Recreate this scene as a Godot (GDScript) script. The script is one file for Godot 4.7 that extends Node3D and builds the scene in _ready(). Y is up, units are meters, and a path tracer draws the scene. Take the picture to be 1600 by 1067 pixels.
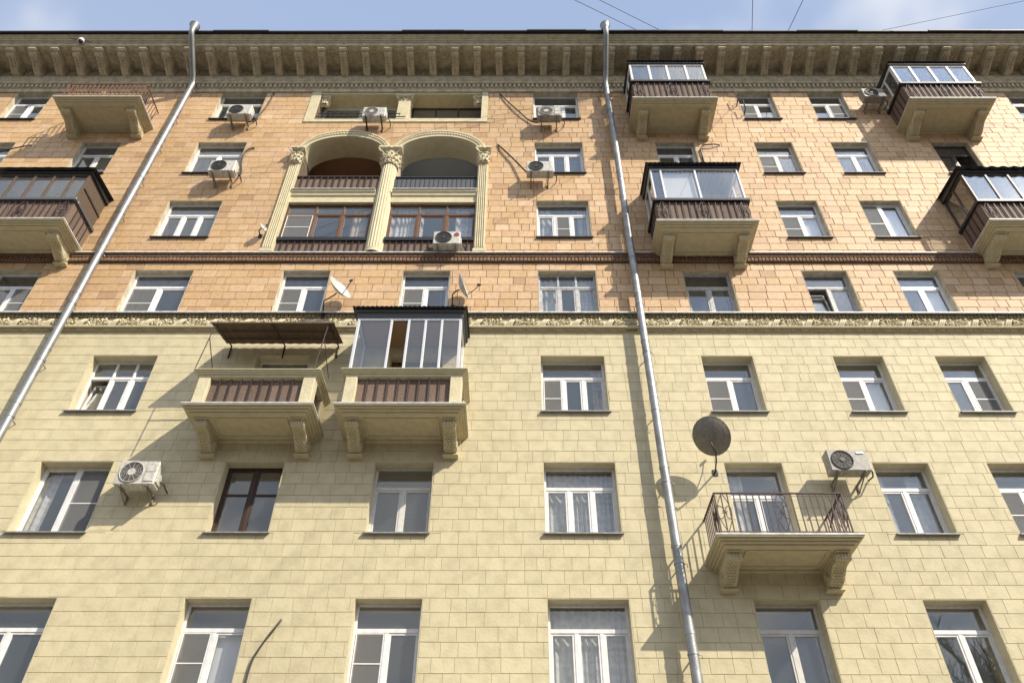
extends Node3D
# A nine-storey tiled apartment house seen from the street, looking up. y up, metres; the facade is the plane z = 0.

class M:
	var v := PackedVector3Array()
	var n := PackedVector3Array()
	var c := PackedColorArray()
	var col := Color(1, 1, 1)
	var t := Transform3D()
	func pt(p: Vector3, nn: Vector3) -> void:
		v.append(t * p)
		n.append((t.basis * nn).normalized())
		c.append(col)
	# corners run counter-clockwise seen from outside
	func tri(a: Vector3, b: Vector3, d: Vector3) -> void:
		var nn := (b - a).cross(d - a)
		if nn.length_squared() < 1e-16:
			return
		nn = nn.normalized()
		pt(a, nn)
		pt(d, nn)
		pt(b, nn)
	func quad(a: Vector3, b: Vector3, d: Vector3, e: Vector3) -> void:
		tri(a, b, d)
		tri(a, d, e)
	func stri(a: Vector3, b: Vector3, d: Vector3, na: Vector3, nb: Vector3, nd: Vector3) -> void:
		pt(a, na)
		pt(d, nd)
		pt(b, nb)
	func squad(a: Vector3, b: Vector3, d: Vector3, e: Vector3, na: Vector3, nb: Vector3, nd: Vector3, ne: Vector3) -> void:
		stri(a, b, d, na, nb, nd)
		stri(a, d, e, na, nd, ne)
	func box(x0: float, y0: float, z0: float, x1: float, y1: float, z1: float) -> M:
		var p := [Vector3(x0, y0, z0), Vector3(x1, y0, z0), Vector3(x1, y1, z0), Vector3(x0, y1, z0), Vector3(x0, y0, z1), Vector3(x1, y0, z1), Vector3(x1, y1, z1), Vector3(x0, y1, z1)]
		for f in [[4, 5, 6, 7], [1, 0, 3, 2], [0, 4, 7, 3], [5, 1, 2, 6], [7, 6, 2, 3], [0, 1, 5, 4]]:
			quad(p[f[0]], p[f[1]], p[f[2]], p[f[3]])
		return self
	# a box with its edges chamfered by b
	func bev(x0: float, y0: float, z0: float, x1: float, y1: float, z1: float, b: float) -> M:
		var lo := [x0, y0, z0]
		var hi := [x1, y1, z1]
		for ax in 3:
			var u := (ax + 1) % 3
			var w := (ax + 2) % 3
			for s in 2:
				var q := []
				for k in [[0, 0], [1, 0], [1, 1], [0, 1]]:
					var a := [0.0, 0.0, 0.0]
					a[ax] = hi[ax] if s else lo[ax]
					a[u] = hi[u] - b if k[0] else lo[u] + b
					a[w] = hi[w] - b if k[1] else lo[w] + b
					q.append(Vector3(a[0], a[1], a[2]))
				if s:
					quad(q[0], q[1], q[2], q[3])
				else:
					quad(q[3], q[2], q[1], q[0])
			# chamfers along axis ax
			for k in [[0, 0], [1, 0], [1, 1], [0, 1]]:
				var e0 := [0.0, 0.0, 0.0]
				var e1 := [0.0, 0.0, 0.0]
				e0[u] = hi[u] if k[0] else lo[u]
				e0[w] = hi[w] - b if k[1] else lo[w] + b
				e1[u] = hi[u] - b if k[0] else lo[u] + b
				e1[w] = hi[w] if k[1] else lo[w]
				e0[ax] = lo[ax] + b
				e1[ax] = lo[ax] + b
				var f0 := e0.duplicate()
				var f1 := e1.duplicate()
				f0[ax] = hi[ax] - b
				f1[ax] = hi[ax] - b
				var A := Vector3(e0[0], e0[1], e0[2])
				var B := Vector3(e1[0], e1[1], e1[2])
				var C := Vector3(f1[0], f1[1], f1[2])
				var D := Vector3(f0[0], f0[1], f0[2])
				if (k[0] + k[1]) % 2 == 0:
					quad(A, B, C, D)
				else:
					quad(D, C, B, A)
		for i in 8:
			var sx := i & 1
			var sy := (i >> 1) & 1
			var sz := (i >> 2) & 1
			var X := [x0, x1][sx] as float
			var Y := [y0, y1][sy] as float
			var Z := [z0, z1][sz] as float
			var dx := b if sx == 0 else -b
			var dy := b if sy == 0 else -b
			var dz := b if sz == 0 else -b
			var a := Vector3(X, Y + dy, Z + dz)
			var bb := Vector3(X + dx, Y, Z + dz)
			var d := Vector3(X + dx, Y + dy, Z)
			if (sx + sy + sz) % 2 == 1:
				tri(a, bb, d)
			else:
				tri(a, d, bb)
		return self
	# profile points are (z, y), counter-clockwise when z points right and y up; swept along x
	func sweep(prof: PackedVector2Array, x0: float, x1: float, caps := true) -> M:
		var k := prof.size()
		for i in k:
			var a := prof[i]
			var b := prof[(i + 1) % k]
			quad(Vector3(x1, a.y, a.x), Vector3(x1, b.y, b.x), Vector3(x0, b.y, b.x), Vector3(x0, a.y, a.x))
		if caps:
			var ix := Geometry2D.triangulate_polygon(prof)
			for i in range(0, ix.size(), 3):
				var a := prof[ix[i]]
				var b := prof[ix[i + 1]]
				var d := prof[ix[i + 2]]
				if (b - a).cross(d - a) < 0:
					var s := b
					b = d
					d = s
				tri(Vector3(x0, a.y, a.x), Vector3(x0, b.y, b.x), Vector3(x0, d.y, d.x))
				tri(Vector3(x1, a.y, a.x), Vector3(x1, d.y, d.x), Vector3(x1, b.y, b.x))
		return self
	# polygon in (x, y), drawn as a slab from z0 to z1
	func slab(poly: PackedVector2Array, z0: float, z1: float) -> M:
		var p := poly
		if Geometry2D.is_polygon_clockwise(p):
			p = p.duplicate()
			p.reverse()
		var k := p.size()
		# Godot's test has y down; make sure that the outline is counter-clockwise with y up
		var area := 0.0
		for i in k:
			area += p[i].cross(p[(i + 1) % k])
		if area < 0:
			p.reverse()
		var ix := Geometry2D.triangulate_polygon(p)
		for i in range(0, ix.size(), 3):
			var a := p[ix[i]]
			var b := p[ix[i + 1]]
			var d := p[ix[i + 2]]
			if (b - a).cross(d - a) < 0:
				var s := b
				b = d
				d = s
			tri(Vector3(a.x, a.y, z1), Vector3(b.x, b.y, z1), Vector3(d.x, d.y, z1))
			tri(Vector3(a.x, a.y, z0), Vector3(d.x, d.y, z0), Vector3(b.x, b.y, z0))
		for i in k:
			var a := p[i]
			var b := p[(i + 1) % k]
			quad(Vector3(a.x, a.y, z0), Vector3(b.x, b.y, z0), Vector3(b.x, b.y, z1), Vector3(a.x, a.y, z1))
		return self
	func tube(pts: Array, r: float, sides := 6, r1 := -1.0) -> M:
		var k := pts.size()
		if r1 < 0:
			r1 = r
		var prev := []
		var pn := []
		var up := Vector3(0.123, 0.97, 0.21)
		for i in k:
			var d: Vector3
			if i == 0:
				d = pts[1] - pts[0]
			elif i == k - 1:
				d = pts[k - 1] - pts[k - 2]
			else:
				d = (pts[i + 1] - pts[i]).normalized() + (pts[i] - pts[i - 1]).normalized()
			d = d.normalized()
			if absf(d.dot(up)) > 0.97:
				up = Vector3(0.9, 0.1, 0.42).normalized()
			var a := up.cross(d).normalized()
			var b := d.cross(a)
			up = b
			var rr := lerpf(r, r1, float(i) / maxf(1.0, k - 1.0))
			var ring := []
			var rn := []
			for s in sides:
				var g := TAU * s / sides
				var nn := a * cos(g) + b * sin(g)
				rn.append(nn)
				ring.append(pts[i] + nn * rr)
			if i:
				for s in sides:
					var q := (s + 1) % sides
					squad(prev[s], prev[q], ring[q], ring[s], pn[s], pn[q], rn[q], rn[s])
			for s in sides:
				var q := (s + 1) % sides
				if i == 0:
					tri(pts[0], ring[q], ring[s])
				elif i == k - 1:
					tri(pts[i], ring[s], ring[q])
			prev = ring
			pn = rn
		return self
	# outline of (radius, height), turned about y at (x, z)
	func lathe(prof: Array, x: float, z: float, seg := 20) -> M:
		for i in prof.size() - 1:
			var a: Vector2 = prof[i]
			var b: Vector2 = prof[i + 1]
			var e := (b - a)
			var nn := Vector2(e.y, -e.x).normalized()
			for s in seg:
				var g0 := TAU * s / seg
				var g1 := TAU * (s + 1) / seg
				var d0 := Vector3(sin(g0), 0, cos(g0))
				var d1 := Vector3(sin(g1), 0, cos(g1))
				var o := Vector3(x, 0, z)
				var n0 := d0 * nn.x + Vector3(0, nn.y, 0)
				var n1 := d1 * nn.x + Vector3(0, nn.y, 0)
				squad(o + d0 * a.x + Vector3(0, a.y, 0), o + d1 * a.x + Vector3(0, a.y, 0), o + d1 * b.x + Vector3(0, b.y, 0), o + d0 * b.x + Vector3(0, b.y, 0), n0, n1, n1, n0)
		return self
	func egg(o: Vector3, b: Basis, seg := 8, rows := 5) -> M:
		for i in rows:
			for s in seg:
				var q := []
				var qn := []
				for k in [[i, s], [i, s + 1], [i + 1, s + 1], [i + 1, s]]:
					var th := PI * float(k[0]) / rows
					var ph := TAU * float(k[1]) / seg
					var u := Vector3(sin(th) * cos(ph), cos(th), sin(th) * sin(ph))
					q.append(o + b * u)
					qn.append((b.inverse().transposed() * u).normalized())
				if i < rows - 1:
					stri(q[3], q[0], q[2], qn[3], qn[0], qn[2])
				if i > 0:
					stri(q[0], q[1], q[2], qn[0], qn[1], qn[2])
		return self
	func mesh(m: Material) -> ArrayMesh:
		var a := []
		a.resize(Mesh.ARRAY_MAX)
		a[Mesh.ARRAY_VERTEX] = v
		a[Mesh.ARRAY_NORMAL] = n
		a[Mesh.ARRAY_COLOR] = c
		var r := ArrayMesh.new()
		r.add_surface_from_arrays(Mesh.PRIMITIVE_TRIANGLES, a)
		r.surface_set_material(0, m)
		return r

var K := {}
var counts := {}
var rng := RandomNumberGenerator.new()
var building: Node3D
const EYE := Vector3(0, 1.6, 15.2)
const TOP := [28.21, 24.90, 21.59, 18.28, 14.97, 11.66, 8.35]   # tops of the window openings, highest storey first
const ROW := 3.31 / 11.0
const COL := {"A": [-18.9, -17.52], "A2": [-15.18, -13.81], "B": [-11.13, -9.40], "C2": [-6.79, -5.39], "C3": [-3.29, -1.89], "C4": [0.65, 2.34], "C5": [4.86, 6.23], "C6": [8.31, 9.64], "C7": [10.98, 12.31], "C8": [14.46, 15.77], "C9": [18.42, 19.75]}

func lin(r: float, g: float, b: float) -> Color:
	return Color(r, g, b).linear_to_srgb()

func named(parent: Node, called: String) -> String:
	var key := str(parent.get_instance_id()) + called
	var k: int = counts.get(key, -1) + 1
	counts[key] = k
	return called if k == 0 else "%s_%03d" % [called, k]

func part(parent: Node, called: String, m: M, mat: Material) -> MeshInstance3D:
	return inst(parent, called, m.mesh(mat))

func inst(parent: Node, called: String, mesh: Mesh, at := Vector3.ZERO) -> MeshInstance3D:
	var o := MeshInstance3D.new()
	o.name = named(parent, called)
	o.mesh = mesh
	o.position = at
	parent.add_child(o, true)
	return o

func node(parent: Node, called: String, at := Vector3.ZERO) -> Node3D:
	var o := Node3D.new()
	o.name = named(parent, called)
	o.position = at
	parent.add_child(o, true)
	return o

func tag(o: Node, label: String, category: String, group := "", kind := "") -> void:
	o.set_meta("label", label)
	o.set_meta("category", category)
	if group:
		o.set_meta("group", group)
	if kind:
		o.set_meta("kind", kind)

# ---------------------------------------------------------------- materials
func noise_image(size: int, sd: int, freq: float, octaves: int) -> Image:
	var f := FastNoiseLite.new()
	f.seed = sd
	f.frequency = freq
	f.fractal_octaves = octaves
	f.noise_type = FastNoiseLite.TYPE_SIMPLEX_SMOOTH
	var im := f.get_seamless_image(size, size)
	im.convert(Image.FORMAT_L8)
	return im

func tone_texture(size: int, sd: int, freq: float, lo: Color, hi: Color, specks := 0.0) -> ImageTexture:
	var a := noise_image(size, sd, freq, 5)
	var b := noise_image(size, sd + 7, freq * 9.0, 3)
	var im := Image.create(size, size, true, Image.FORMAT_RGB8)
	for y in size:
		for x in size:
			var k := clampf((a.get_pixel(x, y).r - 0.5) * 1.5 + (b.get_pixel(x, y).r - 0.5) * 0.5 + 0.5, 0.0, 1.0)
			var q := lo.lerp(hi, k)
			if specks > 0 and b.get_pixel(x, y).r < specks:
				q = q * 0.72
			im.set_pixel(x, y, q.linear_to_srgb())
	im.generate_mipmaps()
	return ImageTexture.create_from_image(im)

func bump_texture(size: int, sd: int, freq: float, strength: float) -> ImageTexture:
	var a := noise_image(size, sd, freq, 4)
	a.convert(Image.FORMAT_RGBA8)
	a.bump_map_to_normal_map(strength)
	a.generate_mipmaps()
	return ImageTexture.create_from_image(a)

func mat(c: Color, rough: float, tex: Texture2D = null, scale := 1.0, bump: Texture2D = null, bump_k := 0.5, metal := 0.0) -> StandardMaterial3D:
	var m := StandardMaterial3D.new()
	m.albedo_color = c.linear_to_srgb()
	m.roughness = rough
	m.metallic = metal
	if tex:
		m.albedo_texture = tex
	if bump:
		m.normal_enabled = true
		m.normal_texture = bump
		m.normal_scale = bump_k
	if tex or bump:
		m.uv1_triplanar = true
		m.uv1_world_triplanar = true
		m.uv1_scale = Vector3.ONE * scale
	return m

func make_materials() -> void:
	var stain := tone_texture(512, 11, 0.011, Color(0.88, 0.875, 0.86), Color(1.06, 1.06, 1.06), 0.08)
	var clay := tone_texture(512, 23, 0.02, Color(0.86, 0.85, 0.84), Color(1.07, 1.07, 1.06), 0.14)
	var wood := tone_texture(256, 31, 0.03, Color(0.6, 0.6, 0.6), Color(1.15, 1.1, 1.05))
	var dirt := tone_texture(256, 41, 0.02, Color(0.7, 0.68, 0.64), Color(1.05, 1.05, 1.05), 0.24)
	var b1 := bump_texture(512, 51, 0.05, 3.0)
	K.tile = mat(Color(1, 1, 1), 0.62, clay, 0.55, b1, 0.2)
	K.tile.vertex_color_use_as_albedo = true
	K.paint = mat(Color(1, 1, 1), 0.7, stain, 0.4, b1, 0.16)
	K.paint.vertex_color_use_as_albedo = true
	K.mortar = mat(Color(0.17, 0.125, 0.09), 0.95, dirt, 0.7)
	K.paint_core = mat(Color(0.56, 0.49, 0.31), 0.9, stain, 0.5)
	K.cream = mat(Color(0.60, 0.535, 0.36), 0.75, stain, 0.45, b1, 0.4)
	K.stucco = mat(Color(0.53, 0.465, 0.30), 0.8, stain, 0.6, b1, 0.4)
	K.reveal = mat(Color(0.60, 0.535, 0.40), 0.8, dirt, 0.6, b1, 0.4)
	K.cornice = mat(Color(0.56, 0.495, 0.36), 0.85, dirt, 0.6, b1, 0.6)
	K.ornament = mat(Color(0.64, 0.57, 0.40), 0.8, stain, 0.9)
	K.brick = mat(Color(0.25, 0.145, 0.09), 0.9, dirt, 0.9)
	K.brick_tan = mat(Color(0.27, 0.21, 0.11), 0.9, dirt, 0.9)
	K.pvc = mat(Color(0.75, 0.75, 0.76), 0.35, stain, 0.8)
	K.old_white = mat(Color(0.52, 0.52, 0.53), 0.55, dirt, 1.3)
	K.brown_frame = mat(Color(0.15, 0.07, 0.035), 0.5, wood, 1.5)
	K.old_brown = mat(Color(0.05, 0.024, 0.015), 0.55, wood, 1.5)
	K.dark_frame = mat(Color(0.05, 0.035, 0.03), 0.5)
	K.alu = mat(Color(0.66, 0.67, 0.69), 0.38, null, 1.0, null, 0.0, 0.35)
	K.sill = mat(Color(0.30, 0.30, 0.30), 0.5, dirt, 1.0)
	K.sill_dark = mat(Color(0.055, 0.045, 0.042), 0.5, dirt, 1.0)
	K.flash = mat(Color(0.66, 0.67, 0.68), 0.5, dirt, 0.8)
	K.zinc = mat(Color(0.36, 0.37, 0.385), 0.52, dirt, 0.35, null, 0.0, 0.75)
	K.roof = mat(Color(0.03, 0.03, 0.034), 0.55, dirt, 0.7)
	K.rust_sheet = mat(Color(0.13, 0.09, 0.06), 0.75, dirt, 1.0)
	K.ac_grey = mat(Color(0.34, 0.325, 0.30), 0.5, dirt, 1.6)
	K.cord = mat(Color(0.07, 0.065, 0.06), 0.7, dirt, 3.0)
	K.pvc_old = mat(Color(0.62, 0.61, 0.585), 0.45, stain, 1.0)
	K.pvc_grey = mat(Color(0.44, 0.43, 0.42), 0.5, dirt, 1.0)
	K.pane_far = mat(Color(0.42, 0.45, 0.48), 0.08, null, 1.0, null, 0.0, 0.6)
	K.beige_curtain = mat(Color(0.60, 0.52, 0.40), 0.9, wood, 0.6)
	K.blue_curtain = mat(Color(0.38, 0.44, 0.50), 0.9, wood, 0.6)
	K.black = mat(Color(0.016, 0.016, 0.018), 0.5)
	K.rod = mat(Color(0.06, 0.028, 0.03), 0.6, dirt, 2.0)
	K.rust = mat(Color(0.20, 0.085, 0.05), 0.8, dirt, 2.0)
	K.ac = mat(Color(0.60, 0.585, 0.55), 0.45, dirt, 1.6)
	K.ac_dark = mat(Color(0.035, 0.034, 0.033), 0.5)
	K.red = mat(Color(0.42, 0.02, 0.02), 0.5)
	K.dish = mat(Color(0.62, 0.61, 0.58), 0.45, dirt, 1.2)
	K.dish_old = mat(Color(0.23, 0.21, 0.175), 0.6, dirt, 1.5)
	K.room = mat(Color(0.55, 0.53, 0.49), 0.9)
	K.room_brown = mat(Color(0.32, 0.20, 0.125), 0.9)
	K.room_grey = mat(Color(0.46, 0.47, 0.48), 0.9)
	K.sheer = mat(Color(0.66, 0.68, 0.68), 0.9, wood, 0.6)
	K.blind = mat(Color(0.72, 0.74, 0.76), 0.8)
	K.net = mat(Color(0.22, 0.22, 0.22), 0.8)
	K.net.transparency = BaseMaterial3D.TRANSPARENCY_ALPHA
	K.net.albedo_color.a = 0.38
	K.sheet = mat(Color(0.09, 0.095, 0.10), 0.45)
	K.plank = mat(Color(0.42, 0.27, 0.13), 0.8, wood, 1.5)
	K.old_plank = mat(Color(0.12, 0.085, 0.06), 0.85, wood, 2.0)
	K.boards = []
	for q in [Color(0.185, 0.132, 0.102), Color(0.21, 0.15, 0.116), Color(0.16, 0.115, 0.09)]:
		K.boards.append(mat(q, 0.85, wood, 2.2))
	var g := StandardMaterial3D.new()
	g.transparency = BaseMaterial3D.TRANSPARENCY_ALPHA
	g.albedo_color = Color(0.45, 0.50, 0.52, 0.05)
	g.roughness = 0.0
	g.metallic_specular = 0.5
	K.glass = g
	K.bark = mat(Color(0.07, 0.055, 0.045), 0.9, wood, 2.0)
	K.brick_wall = mat(Color(0.20, 0.13, 0.09), 0.9, clay, 0.3)
	K.asphalt = mat(Color(0.11, 0.11, 0.11), 0.95, dirt, 0.2)
	K.paving = mat(Color(0.22, 0.21, 0.195), 0.9, stain, 0.2)

# ---------------------------------------------------------------- camera, sky, sun
func make_view() -> void:
	var cam := Camera3D.new()
	cam.name = "camera"
	add_child(cam)
	var p := deg_to_rad(42.373)
	var yw := deg_to_rad(-0.344)
	var rl := deg_to_rad(0.287)
	var f := Vector3(sin(yw) * cos(p), sin(p), -cos(yw) * cos(p))
	var right := Vector3(cos(yw), 0, sin(yw))
	var up := right.cross(f)
	var r2 := right * cos(rl) + up * sin(rl)
	var u2 := up * cos(rl) - right * sin(rl)
	cam.transform = Transform3D(Basis(r2, u2, -f), EYE)
	cam.fov = 47.81
	cam.near = 0.1
	cam.far = 1000.0
	cam.current = true
	var we := WorldEnvironment.new()
	we.name = "world_environment"
	var e := Environment.new()
	e.background_mode = Environment.BG_SKY
	var sky := Sky.new()
	var sm := PanoramaSkyMaterial.new()
	sm.panorama = sky_image()
	sky.sky_material = sm
	e.sky = sky
	e.tonemap_mode = Environment.TONE_MAPPER_LINEAR
	e.tonemap_exposure = 1.22
	e.sdfgi_enabled = true
	e.ssao_enabled = true
	e.ssil_enabled = true
	we.environment = e
	add_child(we)
	var sun := DirectionalLight3D.new()
	sun.name = "sun"
	add_child(sun)
	var d := Vector3(-1.17, -1.37, -1.0).normalized()
	sun.look_at_from_position(Vector3.ZERO, d, Vector3.UP)
	sun.light_energy = 1.6
	sun.light_color = Color(1.0, 0.955, 0.87)
	sun.light_angular_distance = 0.5
	sun.shadow_enabled = true

func sky_image() -> ImageTexture:
	var w := 1024
	var h := 512
	var f := FastNoiseLite.new()
	f.seed = 42
	f.noise_type = FastNoiseLite.TYPE_SIMPLEX_SMOOTH
	f.fractal_octaves = 5
	f.fractal_gain = 0.55
	f.frequency = 1.0
	var sunward := Vector3(1.17, 1.37, 1.0).normalized()
	var im := Image.create(w, h, false, Image.FORMAT_RGBF)
	for y in h:
		var el := PI * (0.5 - (y + 0.5) / h)
		for x in w:
			var az := TAU * (x + 0.5) / w
			var d := Vector3(cos(el) * sin(az), sin(el), -cos(el) * cos(az))
			var q: Color
			if d.y <= 0:
				q = Color(0.30, 0.29, 0.27)
			else:
				q = Color(0.62, 0.66, 0.70).lerp(Color(0.295, 0.39, 0.60), pow(d.y, 0.8))
				var s := d / (0.35 + d.y) * 1.7      # a flat layer of thin broken cloud
				var k := f.get_noise_3d(s.x * 1.5, s.z * 1.5, 3.0) * 0.8 + f.get_noise_3d(s.x * 0.5, s.z * 0.5, 9.0) * 0.55
				k = smoothstep(-0.2, 0.26, k)
				q = q.lerp(Color(0.76, 0.77, 0.80), k * 0.9)
				# haze and cloud scatter sunlight forward: the sky brightens towards the sun
				var near := maxf(0.0, d.dot(sunward))
				q = q * (1.0 + 1.5 * pow(near, 8.0) + 1.2 * pow(near, 40.0) * (0.5 + k))
			im.set_pixel(x, y, q)
	return ImageTexture.create_from_image(im)

func _ready() -> void:
	rng.seed = 4711
	make_view()
	make_materials()
	make_ground()
	make_opposite_house()
	building = node(self, "apartment_building")
	tag(building, "tall apartment house with orange tiles above and cream painted tiles below", "building")
	make_walls()
	make_cornice()
	make_belts()
	make_windows()
	make_loggias()
	make_balconies()
	make_pipes()
	make_air_conditioners()
	make_dishes()
	make_small_things()
	make_tree()

func make_ground() -> void:
	var g := part(self, "ground", M.new().box(-300, -0.3, -300, 300, 0.0, 300), K.asphalt)
	tag(g, "grey asphalt yard in front of the house", "ground", "", "structure")
	var p := part(self, "pavement", M.new().bev(-60, 0.004, 0.05, 60, 0.12, 7.0, 0.02), K.paving)
	tag(p, "pale concrete pavement along the foot of the house", "pavement", "", "structure")

# the house across the yard, behind the viewer: it takes the low sky away from the facade
func make_opposite_house() -> void:
	var h := node(self, "opposite_house", Vector3(0, 0, 50))
	tag(h, "long brown brick house across the yard, mirrored low in the panes", "building")
	part(h, "wall", M.new().box(-70, 0, 0, 80, 16.5, 12), K.brick_wall)
	part(h, "roof", M.new().sweep(V([-0.5, 16.5, 12.5, 16.5, 6.0, 19.0]), -70.5, 80.5), K.roof)
	var wm := M.new().bev(-0.7, 0.0, -0.03, 0.7, 1.7, 0.02, 0.01).mesh(K.pane_far)
	for i in range(-18, 21):
		for k in 5:
			inst(h, "window", wm, Vector3(i * 3.6, 1.6 + k * 3.1, 0.0))

# ---------------------------------------------------------------- walls
var openings: Array[Rect2] = []
var tile_holes: Array[Rect2] = []
var arches: Array[PackedVector2Array] = []
const XL := -30.0
const XR := 28.0
const ARCH := [-5.91, -2.625]
const SPRING := 24.25

func ellipse(cx: float, cy: float, a: float, b: float, down := 0.0, seg := 28) -> PackedVector2Array:
	var p := PackedVector2Array()
	for i in seg + 1:
		var g := PI * i / seg
		p.append(Vector2(cx + a * cos(g), cy + b * sin(g)))
	if down > 0:
		p.append(Vector2(cx - a, cy - down))
		p.append(Vector2(cx + a, cy - down))
	return p

var specs := []
func win(row: int, col: String, style: String, opt := {}) -> void:
	var c: Array = COL[col]
	var yt: float = TOP[row - 1]
	var yb: float = opt.get("yb", yt - 1.85)
	if row == 4:
		yb = 16.46
	specs.append({"row": row, "col": col, "x0": c[0], "x1": c[1], "y0": yb, "y1": yt, "style": style, "opt": opt})
	openings.append(Rect2(c[0], yb, c[1] - c[0], yt - yb))

func list_windows() -> void:
	win(1, "A", "T", {"net": 0}); win(1, "A2", "T", {"yb": 25.66}); win(1, "B", "T", {"frame": "pvc_old"}); win(1, "C4", "tri", {"tf": 0.36}); win(1, "C5", "T", {"yb": 25.66}); win(1, "C6", "T", {"net": 0}); win(1, "C7", "T", {"net": 1}); win(1, "C9", "T")
	win(2, "A", "T"); win(2, "A2", "T", {"frame": "pvc_old"}); win(2, "B", "T"); win(2, "C4", "tri", {"tf": 0.3}); win(2, "C5", "T"); win(2, "C6", "T", {"net": 0, "frame": "pvc_old"}); win(2, "C7", "T"); win(2, "C8", "T", {"tilt": 1, "frame": "dark_frame"})
	win(3, "A2", "T", {"yb": 19.05}); win(3, "B", "tri"); win(3, "C4", "tri", {"net": 1, "cloth": 2}); win(3, "C5", "T", {"yb": 19.05}); win(3, "C6", "T", {"net": 0, "blind": 1}); win(3, "C7", "two", {"net": 0, "blind": 1}); win(3, "C8", "T", {"yb": 19.05})
	win(4, "A2", "T", {"net": 1}); win(4, "B", "T", {"net": 0}); win(4, "C2", "T", {"net": 0}); win(4, "C3", "T", {"net": 0, "cloth": 3}); win(4, "C4", "grid", {"frame": "old_white", "cloth": 2}); win(4, "C5", "T", {"frame": "old_white"}); win(4, "C6", "T", {"frame": "old_white", "tilt": 0}); win(4, "C7", "T", {"blind": 1}); win(4, "C8", "T")
	win(5, "B", "tri3", {"tilt": 0}); win(5, "C2", "T", {"yb": 12.45}); win(5, "C3", "T", {"yb": 12.45, "frame": "brown_frame"}); win(5, "C4", "tri", {"net": 0, "cloth": 1}); win(5, "C5", "T", {"net": 0}); win(5, "C6", "T", {"net": 0, "blind": 1}); win(5, "C7", "T", {"net": 1})
	win(6, "B", "two", {"net": 1, "cloth": 0}); win(6, "C2", "two", {"frame": "old_brown", "bar": 0.62}); win(6, "C3", "T", {"frame": "pvc_old"}); win(6, "C4", "tri", {"sheer": true}); win(6, "C5", "T", {"yb": 9.16, "cloth": 0}); win(6, "C6", "T", {"cloth": 2}); win(6, "C7", "T", {"net": 0})
	win(7, "B", "T"); win(7, "C2", "T", {"net": 0, "blind": 1}); win(7, "C3", "T", {"net": 0}); win(7, "C4", "tri", {"sheer": true}); win(7, "C5", "T", {"frame": "pvc_old"}); win(7, "C6", "T")

func wall_core(y0: float, y1: float) -> M:
	var m := M.new()
	var ys := [y0, y1]
	for r in openings:
		for y in [r.position.y, r.end.y]:
			if y > y0 and y < y1:
				ys.append(y)
	ys.sort()
	for i in ys.size() - 1:
		var a: float = ys[i]
		var b: float = ys[i + 1]
		if b - a < 0.001:
			continue
		var cuts := []
		for r in openings:
			if r.position.y < (a + b) / 2 and r.end.y > (a + b) / 2:
				cuts.append([r.position.x, r.end.x])
		cuts.sort_custom(func(p, q): return p[0] < q[0])
		var x := XL
		for c in cuts:
			if c[0] > x:
				m.box(x, a, -0.8, c[0], b, -0.016)
			x = maxf(x, c[1])
		m.box(x, a, -0.8, XR, b, -0.016)
	return m

func seen_size(c: Vector3, area: float) -> float:
	var p := deg_to_rad(42.373)
	var d := c - EYE
	var f := Vector3(0, sin(p), -cos(p))
	var depth := d.dot(f)
	var up := Vector3(0, cos(p), sin(p))
	if absf(d.x / depth) > 0.655 or absf(d.dot(up) / depth) > 0.435:
		return 0.0
	return area * (EYE.z - c.z) / pow(depth, 3)

func cut(r: Rect2, holes: Array[Rect2]) -> Array[Rect2]:
	var todo: Array[Rect2] = [r]
	for h in holes:
		if not h.intersects(r):
			continue
		var next: Array[Rect2] = []
		for q in todo:
			if not h.intersects(q):
				next.append(q)
				continue
			var lo := q.position
			var hi := q.end
			var ya := clampf(h.position.y, lo.y, hi.y)
			var yb := clampf(h.end.y, lo.y, hi.y)
			for s in [Rect2(lo.x, lo.y, hi.x - lo.x, ya - lo.y), Rect2(lo.x, yb, hi.x - lo.x, hi.y - yb), Rect2(lo.x, ya, h.position.x - lo.x, yb - ya), Rect2(h.end.x, ya, hi.x - h.end.x, yb - ya)]:
				if s.size.x > 0.03 and s.size.y > 0.025:
					next.append(s)
		todo = next
	return todo

var wave := FastNoiseLite.new()      # rows are laid by eye: joints wander by a few millimetres
func tile_shape(m: M, r: Rect2, col: Color, j: float, bv: float, zs: Array) -> void:
	m.col = col
	var jx := j if j > 0.012 else j * 0.62
	var a := r.position + Vector2(jx, j) / 2 + Vector2(0, rng.randf_range(-0.002, 0.002))
	var b := r.end - Vector2(jx, j) / 2
	var o := [Vector2(a.x, a.y), Vector2(b.x, a.y), Vector2(b.x, b.y), Vector2(a.x, b.y)]
	var q := [Vector2(a.x + bv, a.y + bv), Vector2(b.x - bv, a.y + bv), Vector2(b.x - bv, b.y - bv), Vector2(a.x + bv, b.y - bv)]
	var F := []
	var E := []
	var B := []
	for i in 4:
		var wob := 0.007 * wave.get_noise_2d(o[i].x, o[i].y * 0.3)
		F.append(Vector3(q[i].x, q[i].y + wob, zs[i]))
		E.append(Vector3(o[i].x, o[i].y + wob, zs[i] - bv))
		B.append(Vector3(o[i].x, o[i].y + wob, -0.0165))
	m.quad(F[0], F[1], F[2], F[3])
	for i in 4:
		var k := (i + 1) % 4
		m.quad(E[i], E[k], F[k], F[i])
		m.quad(B[i], B[k], E[k], E[i])

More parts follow.
